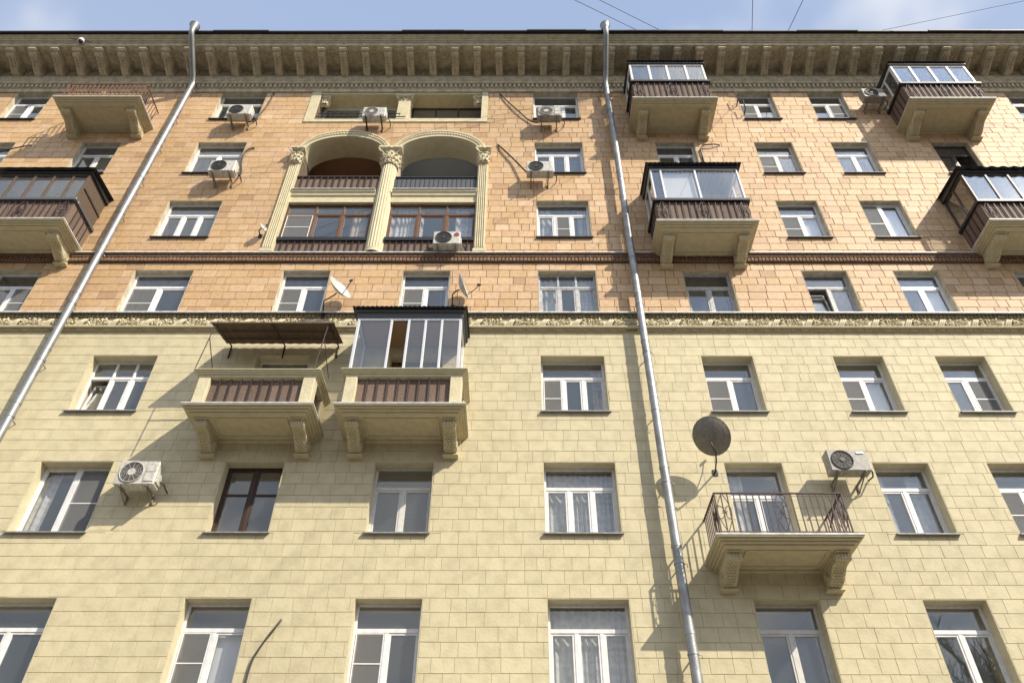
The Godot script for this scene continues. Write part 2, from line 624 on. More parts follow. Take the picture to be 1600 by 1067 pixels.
func tile_zone(wall: Node3D, called: String, rest: String, y0: float, y1: float, painted: bool) -> void:
	var list := []
	var tone := FastNoiseLite.new()
	tone.seed = 77 if painted else 78
	tone.frequency = 0.09
	var base_y := 8.35 - ROW * 20
	var k0 := int(floor((y0 - base_y) / ROW))
	var k1 := int(ceil((y1 - base_y) / ROW))
	for k in range(k0, k1):
		var ya := maxf(y0, base_y + k * ROW)
		var yb := minf(y1, base_y + (k + 1) * ROW)
		if yb - ya < 0.06:
			continue
		var half := 0.68 * (11.24 + (ya - 1.6) * 0.673) + 2.2
		var x := -half - rng.randf() * 0.4
		while x < half:
			var w := rng.randf_range(0.34, 0.48) if painted else rng.randf_range(0.36, 0.54)
			if rng.randf() < 0.14:
				w *= 0.68
			elif rng.randf() < 0.05:
				w *= 1.5
			var col: Color
			var g := tone.get_noise_2d(x, ya * 1.4)
			if painted:
				col = Color(0.566, 0.5, 0.326) * (1.0 + g * 0.09 + rng.randf_range(-0.045, 0.035))
			else:
				var t := rng.randf()
				col = Color(0.555, 0.368, 0.196)
				var warm := clampf((x + 6.0) / 18.0, 0.0, 1.0)
				if t < 0.30 + 0.1 * warm:
					col = Color(0.59, 0.405, 0.24)
				elif t < 0.42:
					col = Color(0.535, 0.347, 0.176)
				elif t < 0.50 + 0.08 * warm:
					col = Color(0.54, 0.352, 0.205)
				elif t < 0.53 + 0.10 * warm:
					col = Color(0.63, 0.45, 0.285)
				elif t > 0.95:
					col = Color(0.46, 0.29, 0.16)
				col = col * (1.0 + g * 0.15 + rng.randf_range(-0.035, 0.035))
			col.a = 1.0
			for r in cut(Rect2(x, ya, w, yb - ya), tile_holes):
				var bent := false
				var polys := [PackedVector2Array([r.position, Vector2(r.end.x, r.position.y), r.end, Vector2(r.position.x, r.end.y)])]
				if r.end.y > SPRING and r.position.y < 25.7 and not painted:
					for a in arches:
						var nx := []
						for q in polys:
							if Geometry2D.intersect_polygons(q, a).size():
								bent = true
								nx.append_array(Geometry2D.clip_polygons(q, a))
							else:
								nx.append(q)
						polys = nx
				var c := r.get_center()
				var e := 0.0012 if painted else 0.002
				var zz := rng.randf_range(-e, e)
				var zs := [zz + rng.randf_range(-e, e), zz + rng.randf_range(-e, e), zz + rng.randf_range(-e, e), zz + rng.randf_range(-e, e)]
				list.append({"r": r, "col": col, "zs": zs, "polys": polys if bent else null, "s": 0.0 if bent else seen_size(Vector3(c.x, c.y, 0), r.get_area())})
			x += w
	list.sort_custom(func(a, b): return a.s > b.s)
	var j := 0.008 if painted else 0.015
	var bv := 0.003
	var mm := M.new()
	for i in list.size():
		var q: Dictionary = list[i]
		if q.polys != null:
			mm.col = q.col
			for pg in q.polys:
				for sh in Geometry2D.offset_polygon(pg, -j / 2):
					if sh.size() > 2:
						mm.slab(sh, -0.0165, 0.0)
		elif i < 300:
			var m := M.new()
			tile_shape(m, q.r, q.col, j, bv, q.zs)
			part(wall, called, m, K.paint if painted else K.tile)
		else:
			tile_shape(mm, q.r, q.col, j, bv, q.zs)
	var o := part(wall, rest, mm, K.paint if painted else K.tile)
	o.set_meta("kind", "stuff")

func make_walls() -> void:
	list_windows()
	wave.seed = 3
	wave.frequency = 0.35
	openings.append(Rect2(-7.28, 18.95, 6.03, 6.65))     # two-storey loggia
	openings.append(Rect2(-7.33, 26.39, 6.06, 1.87))     # top loggia
	for r in openings:
		tile_holes.append(r)
	tile_holes.append(Rect2(-7.62, 18.95, 6.70, SPRING - 18.95))
	tile_holes.append(Rect2(-7.69, 26.17, 6.66, 2.1))
	tile_holes.erase(openings[openings.size() - 2])
	for cx in ARCH:
		arches.append(ellipse(cx, SPRING, 1.60, 1.24, 0.5))
	var ow := part(building, "orange_tiled_wall", wall_core(16.44, 28.26), K.mortar)
	var yw := part(building, "painted_tiled_wall", wall_core(0.0, 16.44), K.paint_core)
	tile_zone(ow, "wall_tile", "far_wall_tiles", 18.93, 28.24, false)
	tile_zone(ow, "wall_tile", "far_wall_tiles", 16.46, 18.60, false)
	tile_zone(yw, "painted_tile", "far_painted_tiles", 4.2, 15.80, true)
	part(building, "rear_block", M.new().box(XL, 0, -14, XR, 29.9, -3.4), K.paint_core)
	part(building, "end_wall", M.new().box(XL, 0, -3.4, XL + 0.4, 29.6, -0.8), K.paint_core)
	part(building, "end_wall", M.new().box(XR - 0.4, 0, -3.4, XR, 29.6, -0.8), K.paint_core)

# ---------------------------------------------------------------- cornice and string courses
func V(a: Array) -> PackedVector2Array:
	var p := PackedVector2Array()
	for i in range(0, a.size(), 2):
		p.append(Vector2(a[i], a[i + 1]))
	return p

func make_cornice() -> void:
	var c := node(building, "cornice")
	part(c, "moulding", M.new().sweep(V([-0.8, 28.26, 0.055, 28.22, 0.075, 28.44, 0.075, 28.61, 0.17, 28.62, 0.2, 28.66, 0.2, 28.98, 0.225, 29.0, 0.225, 29.05, 0.14, 29.06, 0.14, 29.62, 1.12, 29.62, 1.13, 29.585, 1.20, 29.585, 1.20, 29.74, 1.235, 29.745, 1.245, 29.80, 1.30, 29.81, 1.305, 29.88, 1.35, 29.895, 1.36, 29.955, 1.42, 29.98, 1.42, 30.03, -0.8, 30.03]), XL, XR), K.cornice)
	# row of dentils and a row of small beads, too small to pick apart
	var d := M.new()
	var x := -24.0
	while x < 24.0:
		d.bev(x, 28.415, 0.07, x + 0.095, 28.60, 0.155, 0.008)
		x += 0.172
	part(c, "dentil_row", d, K.cornice).set_meta("kind", "stuff")
	var e := M.new()
	x = -24.0
	while x < 24.0:
		e.egg(Vector3(x, 28.83, 0.2), Basis(Vector3(0.042, 0, 0), Vector3(0, 0.13, 0), Vector3(0, 0, 0.035)), 6, 4)
		x += 0.105
	part(c, "egg_row", e, K.cornice).set_meta("kind", "stuff")
	# scrolled brackets with rosettes in the bays between them
	var bm := M.new()
	var prof := V([0.02, 0.0, 0.02, -0.55, 0.10, -0.565, 0.2, -0.55, 0.34, -0.47, 0.50, -0.375, 0.66, -0.335, 0.80, -0.33, 0.86, -0.29, 0.84, -0.24, 0.80, -0.215, 0.90, -0.20, 0.955, -0.155, 0.96, -0.10, 0.93, -0.07, 0.97, -0.065, 0.97, 0.0])
	bm.sweep(prof, -0.135, 0.135)
	bm.bev(-0.16, -0.06, 0.02, 0.16, -0.002, 1.0, 0.01)
	bm.t = Transform3D(Basis(Vector3(0, 0, 1), PI / 2), Vector3.ZERO)
	bm.t = Transform3D()
	for s in [-1, 1]:
		bm.tube([Vector3(s * 0.145, -0.14, 0.885), Vector3(s * 0.165, -0.14, 0.885)], 0.062, 12)
	for i in 6:
		var zz := 0.25 + i * 0.1
		var yy := -0.525 + i * 0.04
		bm.egg(Vector3(-0.06, yy, zz), Basis(Vector3(0.045, 0, 0), Vector3(0, 0.025, 0), Vector3(0, 0, 0.05)), 6, 4)
		bm.egg(Vector3(0.06, yy, zz), Basis(Vector3(0.045, 0, 0), Vector3(0, 0.025, 0), Vector3(0, 0, 0.05)), 6, 4)
	var bmesh := bm.mesh(K.cornice)
	var rm := M.new()
	var ring := []
	for i in 21:
		var g := TAU * i / 20
		ring.append(Vector3(cos(g) * 0.17, 0, sin(g) * 0.19))
	rm.tube(ring, 0.026, 6)
	for i in 6:
		var g := TAU * i / 6
		rm.egg(Vector3(cos(g) * 0.075, -0.005, sin(g) * 0.085), Basis(Vector3(0.05, 0, 0), Vector3(0, 0.03, 0), Vector3(0, 0, 0.05)), 6, 4)
	rm.egg(Vector3(0, -0.01, 0), Basis(Vector3(0.035, 0, 0), Vector3(0, 0.045, 0), Vector3(0, 0, 0.035)), 6, 4)
	var rmesh := rm.mesh(K.cornice)
	var wm := M.new()
	ring = []
	for i in 17:
		var g := PI + PI * i / 16
		ring.append(Vector3(cos(g) * 0.22, sin(g) * 0.26, 0))
	wm.tube(ring, 0.03, 6)
	wm.egg(Vector3(0, -0.08, 0), Basis(Vector3(0.09, 0, 0), Vector3(0, 0.1, 0), Vector3(0, 0, 0.03)), 8, 4)
	var wmesh := wm.mesh(K.cornice)
	var step := 0.8465
	for i in range(-20, 31):
		var bx := -4.86 + i * step
		inst(c, "bracket", bmesh, Vector3(bx, 29.62, 0.14)).transform = Transform3D(Basis(Vector3(0, 1, 0), rng.randf_range(-0.02, 0.02)) * Basis.from_scale(Vector3(rng.randf_range(0.93, 0.98), rng.randf_range(0.985, 1.01), rng.randf_range(1.05, 1.085))), Vector3(bx + rng.randf_range(-0.012, 0.012), 29.62, 0.14))
		inst(c, "rosette", rmesh, Vector3(bx + step / 2, 29.61, 0.78))
		inst(c, "wreath", wmesh, Vector3(bx + step / 2, 29.50, 0.15))
	# sheet metal roof edge, in lapped lengths
	x = XL
	var k := 0
	while x < XR:
		var w := rng.randf_range(1.9, 3.2)
		var y := 30.03 + (0.006 if k % 2 else 0.0) + rng.randf_range(0, 0.03)
		var o := rng.randf_range(-0.03, 0.03)
		part(c, "roof_sheet", M.new().sweep(V([-0.8, y + 0.24, -0.8, y + 0.232, 1.535 + o, y + 0.024, 1.542 + o, y - 0.03, 1.55 + o, y - 0.03, 1.55 + o, y + 0.034]), x, minf(x + w + 0.03, XR)), K.roof)
		x += w
		k += 1

func make_belts() -> void:
	var b := node(building, "brick_string_course")
	part(b, "flashing", M.new().sweep(V([-0.02, 18.955, -0.02, 18.93, 0.15, 18.915, 0.152, 18.885, 0.16, 18.885, 0.16, 18.925]), XL, XR), K.flash)
	part(b, "backing", M.new().box(XL, 18.60, -0.03, XR, 18.91, 0.05), K.mortar)
	var m := M.new()
	var x := -22.0
	while x < 22.0:
		m.bev(x, 18.835, 0.04, x + 0.235, 18.895, 0.125, 0.004)
		m.bev(x + 0.12, 18.765, 0.04, x + 0.355, 18.825, 0.10, 0.004)
		x += 0.247
	x = -22.0
	while x < 22.0:
		m.bev(x, 18.61, 0.04, x + 0.082, 18.752, 0.085 + rng.randf_range(-0.006, 0.006), 0.004)
		x += 0.108
	part(b, "bricks", m, K.brick).set_meta("kind", "stuff")
	# lower course: flashing, small bricks, leaf frieze, torus
	var f := node(building, "leaf_frieze_course")
	part(f, "flashing", M.new().sweep(V([-0.3, 16.468, -0.3, 16.44, 0.17, 16.412, 0.172, 16.38, 0.18, 16.38, 0.18, 16.422]), XL, XR), K.flash)
	part(f, "backing", M.new().sweep(V([-0.03, 15.79, 0.035, 15.79, 0.035, 15.865, 0.10, 15.875, 0.125, 15.90, 0.125, 15.925, 0.10, 15.945, 0.042, 15.95, 0.042, 16.235, 0.05, 16.245, 0.05, 16.405, -0.03, 16.44]), XL, XR), K.ornament)
	m = M.new()
	x = -20.0
	while x < 20.0:
		m.bev(x, 16.265, 0.045, x + 0.082, 16.395, 0.10 + rng.randf_range(-0.006, 0.006), 0.004)
		x += 0.106
	x = -20.0
	while x < 20.0:
		m.bev(x, 15.80, 0.03, x + 0.235, 15.86, 0.07, 0.004)
		x += 0.245
	part(f, "bricks", m, K.brick_tan).set_meta("kind", "stuff")
	var variants := []
	for q in 3:
		var r := RandomNumberGenerator.new()
		r.seed = 90 + q
		var g := M.new()
		# a wound ribbon, then bunches of leaves and berries
		for s in 3:
			g.tube([Vector3(-0.44 + s * 0.055, -0.12, 0.0), Vector3(-0.40 + s * 0.055, -0.04, 0.035), Vector3(-0.35 + s * 0.055, 0.04, 0.035), Vector3(-0.30 + s * 0.055, 0.12, 0.0)], 0.03, 6)
		for i in 64:
			var px := r.randf_range(-0.22, 0.42)
			var py := r.randf_range(-0.115, 0.125)
			var a := r.randf_range(-0.9, 0.9) + (0.5 if py > 0 else -0.5)
			var L := r.randf_range(0.036, 0.062)
			var bb := Basis(Vector3(0, 0, 1), a) * Basis(Vector3(1, 0, 0), r.randf_range(-0.5, 0.5)) * Basis.from_scale(Vector3(L, L * 0.45, 0.028))
			g.egg(Vector3(px, py, r.randf_range(-0.03, 0.035)), bb, 6, 4)
		for i in 7:
			g.egg(Vector3(r.randf_range(-0.2, 0.4), r.randf_range(-0.08, 0.08), 0.05), Basis.from_scale(Vector3.ONE * 0.024), 6, 4)
		variants.append(g.mesh(K.ornament))
	for i in range(-20, 21):
		inst(f, "leaf_relief", variants[posmod(i, 3)], Vector3(0.2 + i * 0.9, 16.095, 0.055))

# ---------------------------------------------------------------- windows
func glass_pane(parent: Node, x0: float, y0: float, x1: float, y1: float, z: float, tilt := 0.0) -> MeshInstance3D:
	var m := M.new()
	m.t = Transform3D(Basis(Vector3(1, 0, 0), tilt), Vector3(0, y0, z)) * Transform3D(Basis(), Vector3(0, -y0, -z))
	m.box(x0, y0, z - 0.002, x1, y1, z + 0.002)
	m.box(x0, y0, z - 0.020, x1, y1, z - 0.016)
	return part(parent, "pane", m, K.glass)

func bars(m: M, x0: float, y0: float, x1: float, y1: float, z0: float, z1: float, w: float) -> void:
	# a rectangular frame of four mitre-free bars
	m.bev(x0, y0, z0, x0 + w, y1, z1, 0.004)
	m.bev(x1 - w, y0, z0, x1, y1, z1, 0.004)
	m.bev(x0 + w, y0, z0, x1 - w, y0 + w, z1 - 0.002, 0.004)
	m.bev(x0 + w, y1 - w, z0, x1 - w, y1, z1 - 0.002, 0.004)

func room(parent: Node, x0: float, y0: float, x1: float, y1: float, z: float, deep: float, m: Material) -> void:
	var q := M.new()
	var zb := z - deep
	q.quad(Vector3(x0, y0, zb), Vector3(x1, y0, zb), Vector3(x1, y1, zb), Vector3(x0, y1, zb))
	q.quad(Vector3(x0, y0, z), Vector3(x0, y0, zb), Vector3(x0, y1, zb), Vector3(x0, y1, z))
	q.quad(Vector3(x1, y0, zb), Vector3(x1, y0, z), Vector3(x1, y1, z), Vector3(x1, y1, zb))
	q.quad(Vector3(x0, y1, zb), Vector3(x1, y1, zb), Vector3(x1, y1, z), Vector3(x0, y1, z))
	q.quad(Vector3(x0, y0, z), Vector3(x1, y0, z), Vector3(x1, y0, zb), Vector3(x0, y0, zb))
	part(parent, "room_lining", q, m)

func curtain(parent: Node, x0: float, y0: float, x1: float, y1: float, z: float, m: Material, called := "curtain") -> void:
	var q := M.new()
	var k := int((x1 - x0) / 0.025)
	var ph := rng.randf() * 6.0
	for i in k:
		var a := x0 + (x1 - x0) * i / k
		var b := x0 + (x1 - x0) * (i + 1) / k
		var za := z + 0.03 * sin(a * 42.0 + ph + 1.5 * sin(a * 9.0)) if called == "curtain" else z
		var zb := z + 0.03 * sin(b * 42.0 + ph + 1.5 * sin(b * 9.0)) if called == "curtain" else z
		q.quad(Vector3(a, y0, za), Vector3(b, y0, zb), Vector3(b, y1, zb), Vector3(a, y1, za))
	part(parent, called, q, m)

# frame, panes, nets: the glazing of one opening; z is the front of the frame
func glazing(w: Node3D, x0: float, y0: float, x1: float, y1: float, z: float, style: String, fm: Material, opt: Dictionary) -> void:
	var m := M.new()
	var fw := 0.055
	bars(m, x0, y0, x1, y1, z - 0.07, z, fw)
	var tf: float = opt.get("tf", 0.31)
	var n := 3 if style in ["tri", "tri3", "grid"] else 2
	var yt := y1 - fw
	if style != "two":
		yt = y1 - (y1 - y0) * tf
		m.bev(x0 + fw, yt - 0.045, z - 0.07, x1 - fw, yt + 0.045, z + 0.006, 0.006)
		var tn := 3 if style in ["tri3", "grid"] else 1
		for i in tn:
			var a := x0 + fw + (x1 - x0 - 2 * fw) * i / tn
			var b := x0 + fw + (x1 - x0 - 2 * fw) * (i + 1) / tn
			glass_pane(w, a + 0.004, yt + 0.046, b - 0.004, y1 - fw - 0.001, z - 0.03)
			if i:
				m.bev(a - 0.03, yt + 0.045, z - 0.068, a + 0.03, y1 - fw, z - 0.001, 0.005)
		yt -= 0.045
	var net: int = opt.get("net", -1)
	var tilt: int = opt.get("tilt", -1)
	for i in n:
		var a := x0 + fw + (x1 - x0 - 2 * fw) * i / n
		var b := x0 + fw + (x1 - x0 - 2 * fw) * (i + 1) / n
		if i:
			m.bev(a - 0.045, y0 + fw, z - 0.07, a + 0.045, yt, z + 0.004, 0.006)
		var la := a + (0.046 if i else 0.002)
		var lb := b - (0.046 if i < n - 1 else 0.002)
		if i == tilt:
			var s := M.new()
			s.t = Transform3D(Basis(Vector3(1, 0, 0), -0.14), Vector3(0, y0 + fw, z - 0.08)) * Transform3D(Basis(), Vector3(0, -y0 - fw, -z + 0.08))
			bars(s, la, y0 + fw + 0.01, lb, yt, z - 0.13, z - 0.08, 0.045)
			part(w, "open_sash", s, fm)
			glass_pane(w, la + 0.046, y0 + fw + 0.06, lb - 0.046, yt - 0.046, z - 0.1, -0.14)
			continue
		bars(m, la, y0 + fw + 0.002, lb, yt - 0.002, z - 0.06, z - 0.008, 0.04)
		if opt.has("bar"):
			var yy := lerpf(y0, yt, opt.bar)
			m.bev(la + 0.04, yy - 0.025, z - 0.055, lb - 0.04, yy + 0.025, z - 0.01, 0.004)
		if i == net:
			var q := M.new()
			bars(q, la + 0.004, y0 + fw + 0.006, lb - 0.004, yt - 0.006, z + 0.001, z + 0.016, 0.024)
			var yy := lerpf(y0 + fw, yt, 0.47)
			q.box(la + 0.03, yy - 0.012, z + 0.002, lb - 0.03, yy + 0.012, z + 0.013)
			var no := part(w, "net_frame", q, K.pvc)
			part(w, "insect_net", M.new().box(la + 0.029, y0 + fw + 0.032, z + 0.004, lb - 0.029, yt - 0.032, z + 0.006), K.net)
			no.set_meta("label", "white frame of an insect screen")
		glass_pane(w, la + 0.041, y0 + fw + 0.043, lb - 0.041, yt - 0.043, z - 0.03)
		if i == opt.get("blind", -1):
			curtain(w, la + 0.01, y0 + fw, lb - 0.01, yt, z - 0.16, K.blind, "blind")
	part(w, "frame", m, fm)
	if opt.has("cloth"):
		# one curtain drawn to a side, or a pair
		var cm: Material = [K.sheer, K.beige_curtain, K.sheer, K.blue_curtain][opt.cloth]
		var ww := x1 - x0
		if opt.cloth in [0, 2]:
			curtain(w, x0 + 0.02, y0 + 0.03, x0 + ww * rng.randf_range(0.18, 0.4), y1 - 0.05, z - 0.22, cm)
		if opt.cloth in [1, 2, 3]:
			curtain(w, x1 - ww * rng.randf_range(0.18, 0.42), y0 + 0.03, x1 - 0.02, y1 - 0.05, z - 0.22, cm)
	if opt.get("sheer", false):
		curtain(w, x0 + 0.02, y0 + 0.03, x1 - 0.02, y1 - 0.05, z - 0.22, K.sheer)

func make_windows() -> void:
	for s in specs:
		var w := node(building, "window")
		var yellow: bool = s.row >= 5
		var deep := 0.27 if yellow else 0.17
		var rv := M.new()
		var t := 0.014
		# reveals line the opening, a hair proud of the tile faces
		rv.box(s.x0, s.y0, -deep - 0.08, s.x0 + t, s.y1, -0.004)
		rv.box(s.x1 - t, s.y0, -deep - 0.08, s.x1, s.y1, -0.004)
		rv.box(s.x0 + t, s.y1 - t, -deep - 0.08, s.x1 - t, s.y1, -0.006)
		part(w, "reveal", rv, K.cream if yellow else K.reveal)
		var fm: Material = K[s.opt.get("frame", "pvc")]
		glazing(w, s.x0 + t, s.y0 + 0.02, s.x1 - t, s.y1 - t, -deep, s.style, fm, s.opt)
		room(w, s.x0 - 0.25, s.y0 - 0.3, s.x1 + 0.25, s.y1 + 0.25, -0.802, 2.3, K.room)
		if s.opt.has("yb") or s.row == 4:
			part(w, "sill", M.new().bev(s.x0 + t, s.y0 - 0.01, -deep - 0.05, s.x1 - t, s.y0 + 0.02, 0.0, 0.004), K.flash)
		else:
			part(w, "sill", M.new().sweep(V([-deep, s.y0 + 0.045, -deep, s.y0 + 0.02, 0.03, s.y0 - 0.012, 0.075, s.y0 - 0.018, 0.075, s.y0 - 0.038, 0.081, s.y0 - 0.038, 0.081, s.y0 - 0.008, 0.03, s.y0 + 0.006]), s.x0 - 0.03, s.x1 + 0.03), K.sill if yellow else K.sill_dark)
		if s.opt.get("frame", "") == "old_brown":
			w.set_meta("label", "dark brown wooden casement window")
		if s.style == "grid":
			w.set_meta("label", "old grey white window with six small panes")

# ---------------------------------------------------------------- loggias
func fluted(m: M, cx: float, cz: float, r0: float, r1: float, y0: float, y1: float, flutes := 20) -> void:
	var per := 6
	var k := flutes * per
	var rows := 6
	for i in rows:
		for s in k:
			var q := []
			for e in [[i, s], [i, s + 1], [i + 1, s + 1], [i + 1, s]]:
				var f := float(e[0]) / rows
				var r := lerpf(r0, r1, f * f)
				var ph := float(posmod(e[1], per)) / per
				var groove := 0.0 if ph < 0.2 else sin((ph - 0.2) / 0.8 * PI)
				r -= groove * 0.024
				var g: float = TAU * e[1] / k
				q.append(Vector3(cx + sin(g) * r, lerpf(y0, y1, f), cz + cos(g) * r))
			m.quad(q[0], q[1], q[2], q[3])

func capital(cx: float, cz: float, hw: float, y0: float, y1: float, round_bell: bool) -> M:
	var m := M.new()
	# abacus, bell, two tiers of curled leaves and corner volutes
	m.bev(cx - hw, y1 - 0.09, -0.02, cx + hw, y1, cz + hw, 0.012)
	m.bev(cx - hw + 0.03, y1 - 0.12, -0.02, cx + hw - 0.03, y1 - 0.09, cz + hw - 0.03, 0.008)
	var rb := hw * 0.72
	if round_bell:
		m.lathe([Vector2(rb * 0.92, y0), Vector2(rb, y0 + 0.03), Vector2(rb * 0.92, y0 + 0.05), Vector2(rb * 0.95, y0 + 0.3), Vector2(rb * 1.2, y1 - 0.12)], cx, cz, 20)
	else:
		m.bev(cx - rb, y0, -0.02, cx + rb, y1 - 0.11, cz + rb * 0.6, 0.02)
	for tier in 2:
		var yy := y0 + 0.12 + tier * 0.19
		var k := 9
		for i in k:
			var g := -PI * 0.62 + PI * 1.24 * (i + 0.5 * tier) / (k - 1)
			var d := Vector3(sin(g), 0, cos(g))
			var rr := rb * (0.98 + 0.12 * tier)
			if not round_bell:
				rr = rb / maxf(absf(sin(g)), 0.62) * 0.86
				d.z *= 0.7
			var o := Vector3(cx, yy, cz) + d * rr
			var side := Vector3(cos(g), 0, -sin(g))
			m.egg(o, Basis(side * 0.055, Vector3(0, 0.115, 0), d * 0.03), 6, 4)
			m.egg(o + Vector3(0, 0.105, 0) + d * 0.045, Basis(side * 0.05, Vector3(0, 0.03, 0), d * 0.05), 6, 4)
			m.egg(o + Vector3(0, 0.02, 0) + side * 0.05 + d * 0.02, Basis(side * 0.02, Vector3(0, 0.06, 0), d * 0.025), 6, 4)
	for s in [-1, 1]:
		var o := Vector3(cx + s * hw * 0.84, y1 - 0.17, cz + hw * 0.82)
		var sp := []
		for i in 16:
			var g := i * 0.62
			var r := 0.085 * (1.0 - i / 18.0)
			sp.append(o + Vector3(s * cos(g) * r * 0.7, sin(g) * r, cos(g) * r * 0.7))
		m.tube(sp, 0.022, 6)
		m.egg(o, Basis.from_scale(Vector3.ONE * 0.04), 6, 4)
		m.tube([Vector3(cx + s * rb * 0.3, y0 + 0.35, cz + rb * 0.9), Vector3(cx + s * rb * 0.7, y0 + 0.47, cz + rb * 0.95), o + Vector3(0, 0.06, 0)], 0.022, 6)
	m.egg(Vector3(cx, y1 - 0.1, cz + hw), Basis(Vector3(0.07, 0, 0), Vector3(0, 0.06, 0), Vector3(0, 0, 0.04)), 8, 5)
	return m

func make_loggias() -> void:
	var L := node(building, "arched_loggia")
	var bays := [[-7.28, -4.54], [-4.0, -1.25]]
	# wall over the arches
	var poly := PackedVector2Array([Vector2(-7.28, SPRING), Vector2(-1.25, SPRING), Vector2(-1.25, 25.6), Vector2(-7.28, 25.6)])
	var cutp := [poly]
	for cx in ARCH:
		var nx := []
		for q in cutp:
			nx.append_array(Geometry2D.clip_polygons(q, ellipse(cx, SPRING, 1.36, 0.90, 0.2)))
		cutp = nx
	var sp := M.new()
	for q in cutp:
		sp.slab(q, -0.8, -0.0162)
	part(L, "spandrel", sp, K.cream)
	for cx in ARCH:
		# moulded archivolt with a ring of small dentils
		var m := M.new()
		var seg := 36
		var st := [[0.0, -0.016], [0.0, 0.09], [0.07, 0.09], [0.08, 0.105], [0.155, 0.105], [0.165, 0.135], [0.215, 0.135], [0.235, 0.10], [0.245, -0.016]]
		for i in seg:
			for k in st.size() - 1:
				var q := []
				for e in [[i, k], [i, k + 1], [i + 1, k + 1], [i + 1, k]]:
					var g := PI * float(e[0]) / seg
					var o: Array = st[e[1]]
					q.append(Vector3(cx + cos(g) * (1.36 + o[0]), SPRING + sin(g) * (0.90 + o[0] * 1.4), o[1]))
				m.quad(q[3], q[2], q[1], q[0])
		part(L, "archivolt", m, K.cream)
		var d := M.new()
		var nd := 44
		for i in nd:
			var g := PI * (i + 0.5) / nd
			d.t = Transform3D(Basis(Vector3(0, 0, 1), atan2(sin(g) / 0.95, cos(g) / 1.36)), Vector3(cx + cos(g) * 1.475, SPRING + sin(g) * 1.06, 0.105))
			d.bev(-0.04, -0.028, -0.01, 0.04, 0.028, 0.022, 0.005)
		part(L, "dentil_ring", d, K.cream).set_meta("kind", "stuff")
	part(L, "pier", M.new().box(-4.52, 18.95, -0.8, -4.02, SPRING, -0.16), K.cream)
	var col := M.new()
	fluted(col, -4.27, -0.11, 0.285, 0.25, 19.16, 23.52)
	col.lathe([Vector2(0.315, 18.96), Vector2(0.32, 19.03), Vector2(0.31, 19.07), Vector2(0.295, 19.09), Vector2(0.305, 19.12), Vector2(0.285, 19.16)], -4.27, -0.11, 28)
	part(L, "column", col, K.cream)
	part(L, "capital", capital(-4.27, -0.10, 0.40, 23.46, SPRING, true), K.ornament)
	for e in [[-7.63, -7.27], [-1.26, -0.91]]:
		var p := M.new()
		p.box(e[0], 18.95, -0.03, e[1], 23.55, 0.07)
		var k := 5
		for i in k:
			var a: float = e[0] + 0.02 + (e[1] - e[0] - 0.04) * i / k
			p.bev(a + 0.008, 19.2, 0.068, a + (e[1] - e[0] - 0.04) / k - 0.026, 23.5, 0.10, 0.008)
		p.bev(e[0] - 0.03, 18.96, -0.01, e[1] + 0.03, 19.08, 0.15, 0.01)
		p.bev(e[0] - 0.015, 19.08, -0.01, e[1] + 0.015, 19.14, 0.125, 0.01)
		part(L, "pilaster", p, K.cream)
		part(L, "capital", capital((e[0] + e[1]) / 2, 0.04, 0.25, 23.5, SPRING, false), K.ornament)
	for i in 2:
		var x0: float = bays[i][0]
		var x1: float = bays[i][1]
		part(L, "floor_beam", M.new().sweep(V([-0.8, 21.50, 0.0, 21.50, 0.0, 21.56, -0.02, 21.57, -0.02, 21.80, 0.03, 21.84, 0.045, 21.93, 0.09, 21.97, 0.10, 22.05, -0.8, 22.10]), x0, x1), K.cream)
		part(L, "flashing", M.new().sweep(V([-0.3, 22.13, -0.3, 22.105, 0.12, 22.058, 0.125, 22.04, 0.132, 22.04, 0.132, 22.07]), x0, x1), K.flash)
		glazing(L, x0, 19.80, x1, 21.50, -0.10, "tri3", K.brown_frame, {"tf": 0.30, "net": 0 if i == 0 else -1, "cloth": 1 if i == 0 else 2})
		part(L, "ledge", M.new().sweep(V([-0.2, 19.80, -0.2, 19.62, 0.035, 19.62, 0.035, 19.58, 0.05, 19.58, 0.055, 19.72]), x0, x1), K.black)
		# boards of the lower parapet, with thin rods in front
		fence(L, x0, x1, 18.96, 19.61, -0.03, 0.20, 0.0, K.rod)
		if i == 0:
			fence(L, x0, x1, 22.10, 22.86, -0.06, 0.21, -0.02, K.rod)
			part(L, "hand_rail", M.new().bev(x0, 22.87, -0.09, x1, 22.93, 0.0, 0.01), K.dark_frame)
		else:
			part(L, "sheet_panel", M.new().bev(x0, 22.10, -0.09, x1, 22.84, -0.06, 0.004), K.sheet)
			var r := M.new()
			for k in 18:
				var a := x0 + 0.08 + k * 0.152
				r.box(a, 22.10, -0.058, a + 0.014, 22.85, -0.044)
			part(L, "rods", r, K.black)
			part(L, "hand_rail", M.new().bev(x0, 22.85, -0.1, x1, 22.92, -0.02, 0.01), K.black)
		room(L, x0 - 0.2, 22.10, x1 + 0.2, 25.32, -0.802, 1.6, K.room_brown if i == 0 else K.room_grey)
		room(L, x0 - 0.2, 19.0, x1 + 0.2, 21.6, -0.802, 2.2, K.room)
	# top loggia: flat surround, pier with carved capital, windows set back
	var T := node(building, "top_loggia")
	var s := M.new()
	s.bev(-7.69, 26.17, -0.03, -7.335, 28.23, 0.035, 0.006)
	s.bev(-1.265, 26.17, -0.03, -1.03, 28.23, 0.035, 0.006)
	s.bev(-7.335, 26.17, -0.7, -1.265, 26.392, 0.033, 0.006)
	part(T, "surround", s, K.cream)
	part(T, "lintel", M.new().box(-7.32, 28.1, -0.66, -1.28, 28.24, 0.0), K.stucco)
	part(T, "pier", M.new().bev(-4.39, 26.392, -0.66, -3.95, 27.75, -0.06, 0.01), K.cream)
